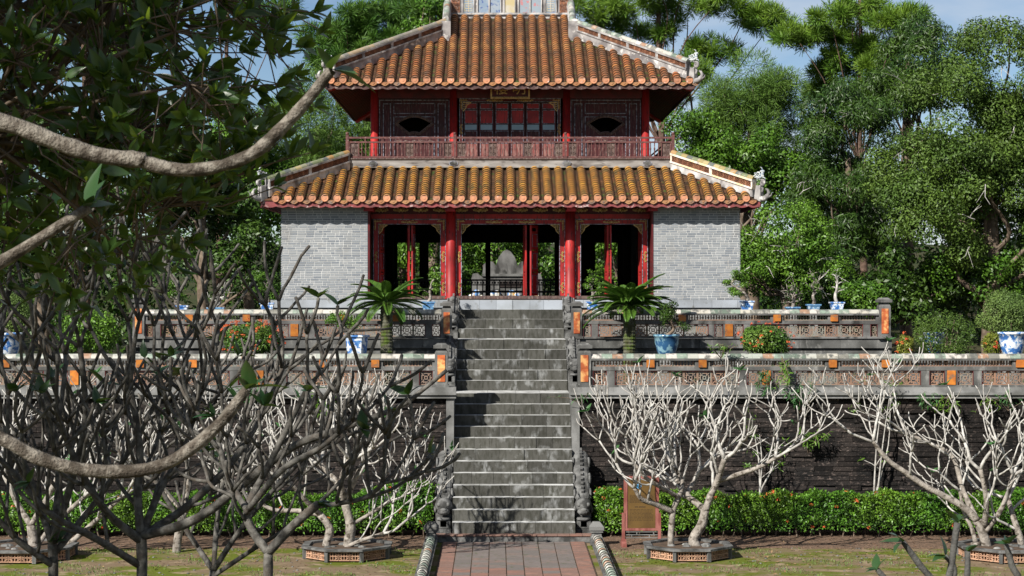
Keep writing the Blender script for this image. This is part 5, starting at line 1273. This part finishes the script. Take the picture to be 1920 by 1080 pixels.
def B1(px0, px1, py0, py1, Y=49.9):
    a = at(px0, py1, Y); b = at(px1, py0, Y); return ((a.x+b.x)/2, Y, (a.z+b.z)/2), ((b.x-a.x)/2, (b.x-a.x)/2*.9, (b.z-a.z)/2)
c, r = B1(1382, 1488, 604, 672); bush('rounded ixora bush with red flowers on the right terrace', c, r, 8500, 'leaf_ixora', 51, nf=34, base=Z1, fs=.065)
c, r = B1(407, 533, 600, 676); bush('rounded ixora bush covered in red flowers on the left terrace', c, r, 9000, 'leaf_ixora', 52, nf=80, base=Z1, fs=.075)
c, r = B1(1680, 1716, 625, 672); bush('small yellowish ixora left of the grey twiggy shrub', c, r, 2200, 'leaf_yellow', 53, nf=6, base=Z1, size=.06)
c, r = B1(1840, 1880, 618, 674); bush('small yellowish ixora beside the big round pot at the right edge', c, r, 2600, 'leaf_yellow', 54, nf=6, base=Z1, size=.06)
c, r = B1(1702, 1842, 578, 675, 50.2); bush('loose grey green twiggy shrub behind the right balustrade', c, r, 5200, 'leaf_olive', 55, name='twiggy_shrub', base=Z1, size=.06)
c, r = B1(1836, 1935, 540, 640, 54.0); bush('dense round conifer shrub at the right edge', c, r, 16000, 'leaf_conifer', 56, name='conifer_shrub', size=.055, base=Z1, along=.4)
c, r = B1(-30, 66, 545, 640, 54.0); bush('dense round conifer shrub at the left edge behind branches', c, r, 16000, 'leaf_conifer', 57, name='conifer_shrub', size=.055, base=Z1, along=.4)
c, r = B1(100, 235, 575, 672, 50.6); bush('leafy green shrub behind the balustrade at the far left', c, r, 7000, 'leaf_bright', 58, name='leafy_shrub', base=Z1, size=.09)
c, r = B1(1560, 1680, 520, 600, 66); bush('leafy shrub behind the end post of the upper right balustrade', c, r, 6000, 'leaf_mid', 59, name='leafy_shrub', base=Z1, size=.16)

# ------------------------------------------------------------------ cycads
def frond_mesh(seed, L=1.35, arch=.9):
    rs = np.random.RandomState(seed); P = []; d = np.array([1.0,0,0]); ang = .0; p = np.zeros(3); n = 64; V = []; F = []
    pts = []
    for i in range(n+1):
        u = i/n; a = .45 - arch*1.5*u**1.4; pts.append(p.copy()); p = p + np.array([math.cos(a), 0, math.sin(a)])*L/n
    pts = np.array(pts); m = MB(); m.tube([tuple(q) for q in pts[::8]], [.018-.0018*k for k in range(len(pts[::8]))], 4)
    for i in range(8, n+1):
        u = i/n; ll = .21*math.sin(math.pi*(.12+.86*u))**.6; t = pts[i]-pts[i-1]; t /= np.linalg.norm(t); up = np.array([-t[2],0,t[0]])
        for s in (-1, 1):
            dd = t*.62 + np.array([0,s*.75,0]) + up*.32; dd /= np.linalg.norm(dd); w = np.cross(dd, up); w /= np.linalg.norm(w); w = w*.0105; e = pts[i] + dd*ll - np.array([0,0,.02])
            a = pts[i]; b = a + dd*ll*.55 + up*.01; k = len(m.v)
            m.v += [tuple(a-w), tuple(a+w), tuple(b+w*1.1), tuple(e), tuple(b-w*1.1)]; m.f += [(k,k+1,k+2,k+4),(k+4,k+2,k+3)]
    return m.mesh('frond', M_['leaf_cycad'])
FR = [frond_mesh(1, 1.3, .50), frond_mesh(2, 1.25, .62), frond_mesh(3, 1.1, .40), frond_mesh(4, 1.35, .55)]
def cycad(label, x, y, zt, seed, n=34, lift=0):
    rg = random.Random(seed); t = thing('cycad_palm', (x, y, Z1), label, 'palm', 'cycad palms on the terrace')
    m = MB(); prof = [(.24,0),(.2,.15)]; z = .15
    while z < zt-Z1: prof += [(.175+rg.uniform(-.012,.012), z), (.155, z+.05)]; z += .09
    m.lathe(prof + [(.16, zt-Z1+.05),(.08, zt-Z1+.12)], (x, y, Z1), 12); m.build('trunk', M_['moss_bark'], t)
    for i in range(n):
        az = i*2.399963 + rg.uniform(-.15,.15); el = R(58 - 62*(i/n)**.8 + lift) + rg.uniform(-.1,.1)
        put('frond', FR[i % 4], t, T(x, y, zt+.05) @ RZ(az) @ RY(-el+.3) @ SCL(rg.uniform(.85,1.08), 1, 1))
dm('moss_bark', (.045,.045,.02), (.10,.10,.075), sc=6, rough=.95, bump=1, bsc=25, c3=(.05,.075,.012), sc3=4, lo3=.5, hi3=.6)
cycad('full dark cycad palm on the right terrace beside the round blue pot', onT1(1180, 50.6), 50.6, 5.60, 61, 64, -8)
cycad('drooping cycad palm on the left terrace beside the square blue pot', onT1(725, 50.6), 50.6, 5.68, 62, 34, -12)

# ------------------------------------------------------------------ pots and bonsai
def bonsai(label, px, Y, zpot, h_pot, w_pot, kind, seed, pot='rect', potm='porcelain', ph=.9, pw=.7, zbase=None, leaf='leaf_mid', barkm='bark_trunk', nl=2600, group='potted bonsai', ls=.055, px_off=0):
    rs = np.random.RandomState(seed); rg = random.Random(seed); x = at(px, 540, Y).x
    t = thing('potted_bonsai', (x, Y, zpot-h_pot), label, 'potted plant', group)
    zb = zpot-h_pot
    if zbase is not None and zb - zbase > .03: MB().lathe([(w_pot*.36,zbase-zb),(w_pot*.40,zbase-zb+.04),(w_pot*.33,-.03),(w_pot*.42,-.002)], (x,Y,zb), 4 if pot == 'rect' else 12, ph=.5).build('stand', M_['stone_pale'], t)
    m = MB(); w = w_pot/2
    if pot == 'rect': m.lathe([(w*1.05,0),(w*1.05,.03),(w*1.0,.04),(w*1.22,h_pot-.05),(w*1.40,h_pot-.04),(w*1.40,h_pot),(w*1.24,h_pot),(w*1.2,h_pot-.03)], (x,Y,zb), 4, 1, .7, .5)
    elif pot == 'hex': m.lathe([(w*.75,0),(w*.8,.04),(w*.95,h_pot-.06),(w*1.1,h_pot-.05),(w*1.1,h_pot),(w*.95,h_pot),(w*.93,h_pot-.03)], (x,Y,zb), 6)
    else: m.lathe([(w*.55,0),(w*.6,.03),(w*.78,h_pot*.3),(w*.95,h_pot*.65),(w*.99,h_pot-.06),(w*1.06,h_pot-.05),(w*1.06,h_pot),(w*.97,h_pot),(w*.95,h_pot-.04)], (x,Y,zb), 28)
    m.build('pot', M_[potm], t, pot == 'round')
    MB().lathe([(w*.95,h_pot-.05),(w*.6,h_pot-.01),(.02,h_pot)], (x,Y,zb), 12, 1, .7 if pot == 'rect' else 1).build('soil', M_['soil'], t)
    if not kind: return t
    tm = MB(); P = [Vector((x,Y,zpot-.03))]; n = 7
    for i in range(n): P.append(P[-1] + Vector((rs.normal()*pw*.10, rs.normal()*.04, ph/n*rs.uniform(.85,1.1))))
    Q, rr = smooth_path(P, [.055-.006*i for i in range(n+1)]); tm.tube(Q, rr, 6); ends = [P[-1]]
    for i in range(2, n+1):
        for q in (1, 2):
            d = Vector((rs.choice([-1,1])*rs.uniform(.3,1)*pw*.5*(1.15-.1*i), rs.normal()*.12, rs.uniform(.0,.16))); e = P[i]+d; tm.tube([P[i], P[i]+d*.5+Vector((0,0,.03)), e], [.022,.016,.009], 5); ends.append(e)
            if kind == 'bare':
                for z in range(3): tm.tube([e, e+Vector((rs.normal()*.09, rs.normal()*.05, abs(rs.normal())*.10))], [.009,.005], 4)
    tm.build('trunk', M_[barkm], t, True)
    if kind == 'leafy':
        C = np.array([tuple(e) for e in ends]); Rr = np.tile([[pw*.22, pw*.2, pw*.13]], (len(C),1))*rs.uniform(.7,1.3,(len(C),1)); V, F = shell(rs, C, Rr, nl, ls, inner=.3); tag(put('foliage', npmesh('foliage', V, F, M_[leaf]), t), kind='stuff')
    elif kind == 'bare':
        C = np.array([tuple(e) for e in ends]); Rr = np.tile([[.10,.08,.07]], (len(C),1)); V, F = shell(rs, C, Rr, 260, ls, inner=.2); tag(put('foliage', npmesh('foliage', V, F, M_[leaf]), t), kind='stuff')
    return t
Y2 = 53.2
bonsai('small bonsai in a blue and white rectangular pot right of the stair head', 1111, Y2, 5.77, .26, .40, 'leafy', 71, ph=.75, pw=.5, zbase=Z2, nl=700, leaf='leaf_bright')
bonsai('leafy bonsai in a blue and white pot below the right brick wall corner', 1400, Y2, 5.79, .28, .42, 'leafy', 72, ph=.75, pw=.75, zbase=Z2, nl=2600, leaf='leaf_bright')
bonsai('dark bare bonsai in a low dish behind the upper right balustrade', 1486, 54.2, 5.61, .14, .42, 'bare', 73, potm='porcelain_blue', ph=.5, pw=.6, zbase=Z2, leaf='leaf_dark')
bonsai('thin bonsai in a plain blue dish, third along the upper right balustrade', 1525, 53.8, 5.69, .2, .42, 'bare', 74, potm='porcelain_blue', ph=.8, pw=.4, zbase=Z2, leaf='leaf_mid')
bonsai('white trunked bonsai in a blue and white pot nearest the upper right end post', 1569, Y2, 5.76, .28, .42, 'leafy', 75, ph=.9, pw=.55, zbase=Z2, nl=500, barkm='bark_pale')
bonsai('leafy bonsai in a blue pot left of the stair head beside the palm', 803, Y2, 5.77, .26, .40, 'leafy', 76, ph=.8, pw=.6, zbase=Z2, nl=1300, leaf='leaf_bright', potm='porcelain_blue')
bonsai('leafy bonsai in a blue and white pot below the left brick wall corner', 501, Y2, 5.74, .28, .42, 'leafy', 77, ph=.7, pw=.75, zbase=Z2, nl=2600, leaf='leaf_bright')
bonsai('pale bare bonsai in a flat blue dish on the left terrace', 405, 53.8, 5.60, .14, .5, 'bare', 78, potm='porcelain_blue', ph=.5, pw=.7, zbase=Z2, barkm='bark_pale')
bonsai('small bonsai in a blue pot at the left end of the upper balustrade', 340, 53.4, 5.66, .24, .42, 'leafy', 79, ph=.6, pw=.5, zbase=Z2, nl=900)
bonsai('dark conifer bonsai in a round teal pot with mountain painting', 1250, 49.6, 4.93, .62, .66, 'leafy', 80, 'round', 'porcelain_dim', ph=.75, pw=.75, zbase=Z1, leaf='leaf_dark', nl=1500, barkm='bark_tree')
bonsai('flat topped bonsai in a six sided blue and white pot on the left terrace', 669, 49.6, 4.92, .60, .62, 'leafy', 81, 'hex', 'porcelain', ph=.5, pw=.9, zbase=Z1, leaf='leaf_bright', nl=1700)
bonsai('big round blue and white porcelain pot at the right edge', 1898, 49.7, 4.99, .68, .72, '', 82, 'round', 'porcelain', zbase=Z1)
bonsai('round blue and white pot half hidden by the grey twiggy shrub', 1752, 50.9, 4.95, .55, .55, '', 83, 'round', 'porcelain', zbase=Z1)
bonsai('big round blue and white porcelain pot at the left edge behind branches', 14, 49.7, 4.97, .68, .75, '', 84, 'round', 'porcelain', zbase=Z1)

# ------------------------------------------------------------------ octagonal planters
def ring_face():
    m = MB()
    for q in (-1, 1):
        m.box(q*.5-.03 if q > 0 else -.5, .5 if q > 0 else -.47, -.5, .5, -.5, .5); m.box(-.47, .47, -.5, .5, q*.44-.06, q*.44+.06)
    m.box(-.44,.44,-.4,.4,-.05,.05); m.box(-.04,.04,-.4,.4,-.38,.38)
    for sx in (-1, 1):
        for sz in (-1, 1): m.obox(T(sx*.30,0,sz*.24) @ RY(sx*sz*.7), .30, .8, .09)
        m.box(sx*.24-.03, sx*.24+.03, -.4,.4,-.2,.2)
    return m.mesh('pierced_tile', M_['terracotta_pale'])
dm('terracotta_pale', (.42,.25,.16), (.30,.17,.11), sc=6, rough=.8, ov=.15, c3=(.16,.13,.10), sc3=9, lo3=.6, hi3=.7)
PF = ring_face()
def planter(label, x, y, r=1.0):
    t = thing('planter', (x, y, 0), label, 'planter', 'octagonal planters'); h = .27
    MB().lathe([(r-.10,-.02),(r-.10,h-.05)], (x,y,0), 8, ph=.5).build('core', M_['soil'], t)
    m = MB(); v = []; f = []
    for (rr, z) in ((r+.06,h-.05),(r+.06,h),(r-.12,h),(r-.12,h-.06)):
        for k in range(8): a = 2*math.pi*(k+.5)/8; v.append((x+rr*math.cos(a), y+rr*math.sin(a), z))
    for i in range(3):
        for k in range(8): k2 = (k+1) % 8; f.append((i*8+k, i*8+k2, (i+1)*8+k2, (i+1)*8+k))
    for k in range(8): k2 = (k+1) % 8; f.append((24+k, 24+k2, k2, k))
    m.add(v, f); m.build('rim', M_['carved'], t)
    ap = r*math.cos(math.pi/8)
    for k in range(8):
        a = 2*math.pi*k/8; S = T(x,y,0) @ RZ(a+math.pi/2); side = 2*r*math.sin(math.pi/8)
        for j in range(3): put('pierced_tile', PF, t, S @ T((j-1)*side/3.15, -ap+.05, .11) @ SCL(side/3.25, .06, .21))
        a2 = a+math.pi/8; MB().box(-.04,.04,-.04,.04,-.02,.225).build('corner_pier', M_['stone'], t, M=T(x+(r-.02)*math.cos(a2), y+(r-.02)*math.sin(a2), 0) @ RZ(a2))
    m = MB(); rs = np.random.RandomState(int(abs(x)*10))
    for i in range(9): m.ball((x+rs.uniform(-.5,.5), y+rs.uniform(-.5,.3), h-.05), rs.uniform(.05,.1), 6, 4, (1.3,1,.6))
    m.build('stones', M_['stone'], t)
planter('eight sided pierced tile planter right of the path', 3.98, 43.45, 1.02)
planter('eight sided pierced tile planter left of the path', -3.85, 43.45, 1.04)
planter('eight sided pierced tile planter at the lower right corner', 11.3, 43.3, 1.15)
planter('eight sided pierced tile planter at the lower left corner', -11.2, 43.3, 1.15)

# ------------------------------------------------------------------ wooden notice board
sg_ = thing('notice_board', (3.04, 45.1, 0), 'wooden framed brown notice board on feet beside the stairs', 'sign')
bx0, bx1, by = 2.62, 3.46, 45.1
dm('sign_wood', (.16,.05,.04), (.26,.10,.085), sc=10, rough=.5, st=(1,1,.3)); dm('sign_face', (.115,.068,.022), (.085,.05,.018), sc=3, rough=.3, spec=.4); dm('sign_blue', (.08,.33,.62), rough=.4); dm('sign_ink', (.035,.022,.012), rough=.6)
m = MB(); m.box(bx0,bx0+.085,by-.03,by+.03,.42,1.60); m.box(bx1-.085,bx1,by-.03,by+.03,.42,1.60); m.box(bx0,bx1,by-.035,by+.035,1.602,1.66); m.box(bx0-.01,bx1+.01,by-.035,by+.035,.36,.418); m.build('frame', M_['sign_wood'], sg_)
fc_ = MB().box(bx0+.086,bx1-.086,by-.012,by+.012,.42,1.60).build('panel', M_['sign_face'], sg_)
m = MB(); cx, cz = (bx0+bx1)/2-.06, 1.42
for k in range(16):
    a = 2*math.pi*k/16; b = 2*math.pi*(k+1)/16; m.bar((cx+.05*math.cos(a),by-.016,cz+.05*math.sin(a)),(cx+.05*math.cos(b),by-.016,cz+.05*math.sin(b)),.006,.018)
m.obox(T(cx,by-.016,cz) @ RY(math.pi/4), .05,.006,.05); m.build('emblem', M_['sign_blue'], fc_)
m = MB(); rs = np.random.RandomState(3)
m.box(cx-.10,cx-.02,by-.0145,by-.0125,.915,.935); m.box(cx+.0,cx+.16,by-.0145,by-.0125,.915,.935)
for r_ in range(16):
    z = (1.20 - .028*r_) if r_ < 7 else (.86 - .032*(r_-7)); x = bx0+.14
    while x < bx1-.17: w = rs.uniform(.03,.09); m.box(x, min(x+w, bx1-.14), by-.0145, by-.0125, z, z+.008); x += w+.014
tag(m.build('text_lines', M_['sign_ink'], fc_), kind='stuff')
for x in (bx0-.045, bx1-.025):
    m = MB(); m.box(x,x+.07,by-.045,by+.045,.14,.78); m.build('leg', M_['sign_wood'], sg_)
    m = MB(); m.box(x-.02,x+.10,by-.24,by+.24,-.03,.07); m.box(x-.02,x+.10,by-.15,by+.15,.071,.115); m.box(x-.015,x+.095,by-.10,by+.10,.116,.16); m.build('foot', M_['sign_wood'], sg_)
m = MB()
for z in (.18,.25,.32): m.box(bx0+.03,bx1-.03,by-.012,by+.012,z,z+.018)
for x, z in ((.18,.2),(.6,.2),(.3,.27),(.7,.27),(.18,.34)): m.box(bx0+x,bx0+x+.02,by-.011,by+.011,z-.002,z+.05)
m.build('lattice', M_['stone_pale'], sg_)

# ------------------------------------------------------------------ weeds and saplings on and before the walls
def sprig(label, px, py, Y, h, n, seed, leaf='leaf_green', down=False, ls=.16, w=.25, name='weed', grp='weeds growing from the walls', stemm='bark_tree', ns=4):
    rs = np.random.RandomState(seed); p = at(px, py, Y); t = thing(name, tuple(p), label, 'plant', grp); m = MB(); pos = []; dr = []
    for i in range(ns):
        e = p + Vector((rs.normal()*w, -abs(rs.normal())*.12-.04, (-1 if down else 1)*h*rs.uniform(.6,1))); mid = p.lerp(e,.5)+Vector((rs.normal()*.04,-.08,.06)); m.tube([p,mid,e], [.010,.008,.004], 4)
        for k in range(n//ns): u = rs.uniform(.25,1); q = p.lerp(mid,u*2) if u < .5 else mid.lerp(e,u*2-1); pos.append(tuple(q)); d = rs.normal(size=3); d[2] -= .2; dr.append(d)
    m.build('stems', M_[stemm], t); pos = np.array(pos); dr = np.array(dr); V, F = scatter(SV, SF, frames(dr, np.tile([[0,-.4,1.0]],(len(pos),1))+rs.normal(size=(len(pos),3))*.3)*(ls*rs.uniform(.6,1.2,(len(pos),1,1))), pos)
    put('leaves', npmesh('leaves', V, F, M_[leaf], True), t)
Yw = 48.0
for i, (px, py, h, n, dn, lb) in enumerate([
    (1352,672,.35,40,False,'tuft of weeds on the coping between the round pot and the right ixora bush'),
    (1432,690,.75,70,True,'weeds trailing below the right ixora bush'),(1466,668,.8,80,True,'weeds hanging over the coping just right of the right ixora bush'),
    (1500,775,.8,110,False,'leafy weeds on the brick wall left of the sapling'),(1780,742,.5,60,True,'weeds hanging from the cornice right of the last upright plaque'),
    (1730,770,.5,60,False,'weeds sprouting on the brick wall above the long white limb'),(1850,745,.4,40,True,'weeds under the cornice near the right edge'),
    (1890,770,.5,50,False,'weeds sprouting on the brick wall at the right edge'),(600,790,.8,110,False,'leafy weeds on the left brick wall behind the white frangipani'),
    (470,770,.8,90,False,'weeds on the left brick wall behind the dark branches'),(1360,660,.25,20,False,'small weed on the coping left of the right ixora bush'),
    (1090,757,.3,20,False,'small green shoots at the top corner of the right brick wall'),(1515,850,.7,80,False,'weeds low on the brick wall above the right hedge')]):
    sprig(lb, px, py, Yw, h, int(n*1.8), 200+i, down=dn, ns=6, ls=.17 if n > 50 else .13, leaf='leaf_green' if i % 2 else 'leaf_bright')
def sapling(label, px, Y, h, seed):
    rs = np.random.RandomState(seed); x = at(px,540,Y).x; t = thing('sapling', (x,Y,0), label, 'tree', 'saplings behind the hedge'); m = MB(); ends = []
    for i in range(3):
        e = Vector((x+rs.normal()*.35, Y+rs.normal()*.1, h*rs.uniform(.75,1.05))); P, rr = smooth_path([(x,Y,0),(x+rs.normal()*.04,Y,.9),Vector((x,Y,1.0)).lerp(e,.5)+Vector((rs.normal()*.08,0,0)),e], [.034,.026,.016,.008]); m.tube(P, rr, 6)
        for k in range(5): u = rs.randint(6,len(P)); q = P[u]; f = q+Vector((rs.normal()*.3,rs.normal()*.1,.3)); m.tube([q,q.lerp(f,.5)+Vector((0,0,.03)),f],[.014,.010,.005],4); ends.append(f)
    m.build('trunk', M_['bark_pale'], t, True); n = 160; C = np.array([tuple(e) for e in ends]); V, F = shell(rs, C, np.tile([[.14,.1,.12]],(len(C),1)), n, .11, tv=SV, tf=SF, inner=.1); put('leaves', npmesh('leaves', V, F, M_['leaf_bright'], True), t)
sapling('thin pale stemmed sapling against the right brick wall', 1640, 47.9, 3.6, 301)
sapling('thin sapling behind the right hedge near the planted frangipani', 1425, 47.9, 2.6, 302)

# ------------------------------------------------------------------ fallen leaves, pebbles and grass on the courtyard
rs = np.random.RandomState(90); n = 5200
x = rs.uniform(-14, 14, n); y = 40 + 6.6*rs.uniform(0, 1, n)**.6; ok = np.abs(x) > 2.15; x = x[ok]; y = y[ok]; n = len(x)
V, F = scatter(QV, QF, frames(np.stack([rs.normal(size=n), rs.normal(size=n), rs.normal(size=n)*.15], 1), np.tile([[0,0,1.0]], (n,1))+rs.normal(size=(n,3))*.25)*(.075*rs.uniform(.4,1.3,(n,1,1))), np.stack([x, y, np.full(n, -.012)], 1))
dm('dead_leaf', None, (.12,.07,.04), sc=4, pick=[(.22,.13,.06),(.14,.08,.045),(.28,.19,.09),(.10,.07,.05),(.20,.10,.05)], src='i', rough=.85)
tag(put('fallen_leaves', npmesh('fallen_leaves', V, F, M_['dead_leaf'])), 'scattered dry leaves on the courtyard earth', 'leaves', kind='stuff')
n = 26000; x = rs.uniform(-14.5, 14.5, n); y = 39.8 + 5.0*rs.uniform(0, 1, n); cl = np.sin(x*1.3+1)*np.sin(y*2.1+x*.4) + .6*np.sin(x*3.7+y*2.7); ok = (np.abs(x) > 2.15) & (cl > .25); x = x[ok]; y = y[ok]; n = len(x)
V, F = scatter(NV, NF, frames(np.stack([rs.normal(size=n)*.5, rs.normal(size=n)*.5, np.ones(n)], 1), rs.normal(size=(n,3)))*(.05*rs.uniform(.4,1.3,(n,1,1)))*np.array([[[1,2.2,1]]]), np.stack([x, y, np.full(n, -.032)], 1))
tag(put('grass', npmesh('grass', V, F, M_['leaf_conifer'])), 'short moss and grass growing in patches on the courtyard', 'grass', kind='stuff')
m = MB()
for i in range(420):
    px_, py_ = rs.uniform(-13, 13), rs.uniform(40, 45.6)
    if abs(px_) > 2.2: m.ball((px_, py_, -.025), rs.uniform(.012, .035), 5, 3, (1.2, 1, .6))
tag(m.build('pebbles', M_['stone_pale']), 'small stones scattered on the courtyard', 'pebbles', kind='stuff')
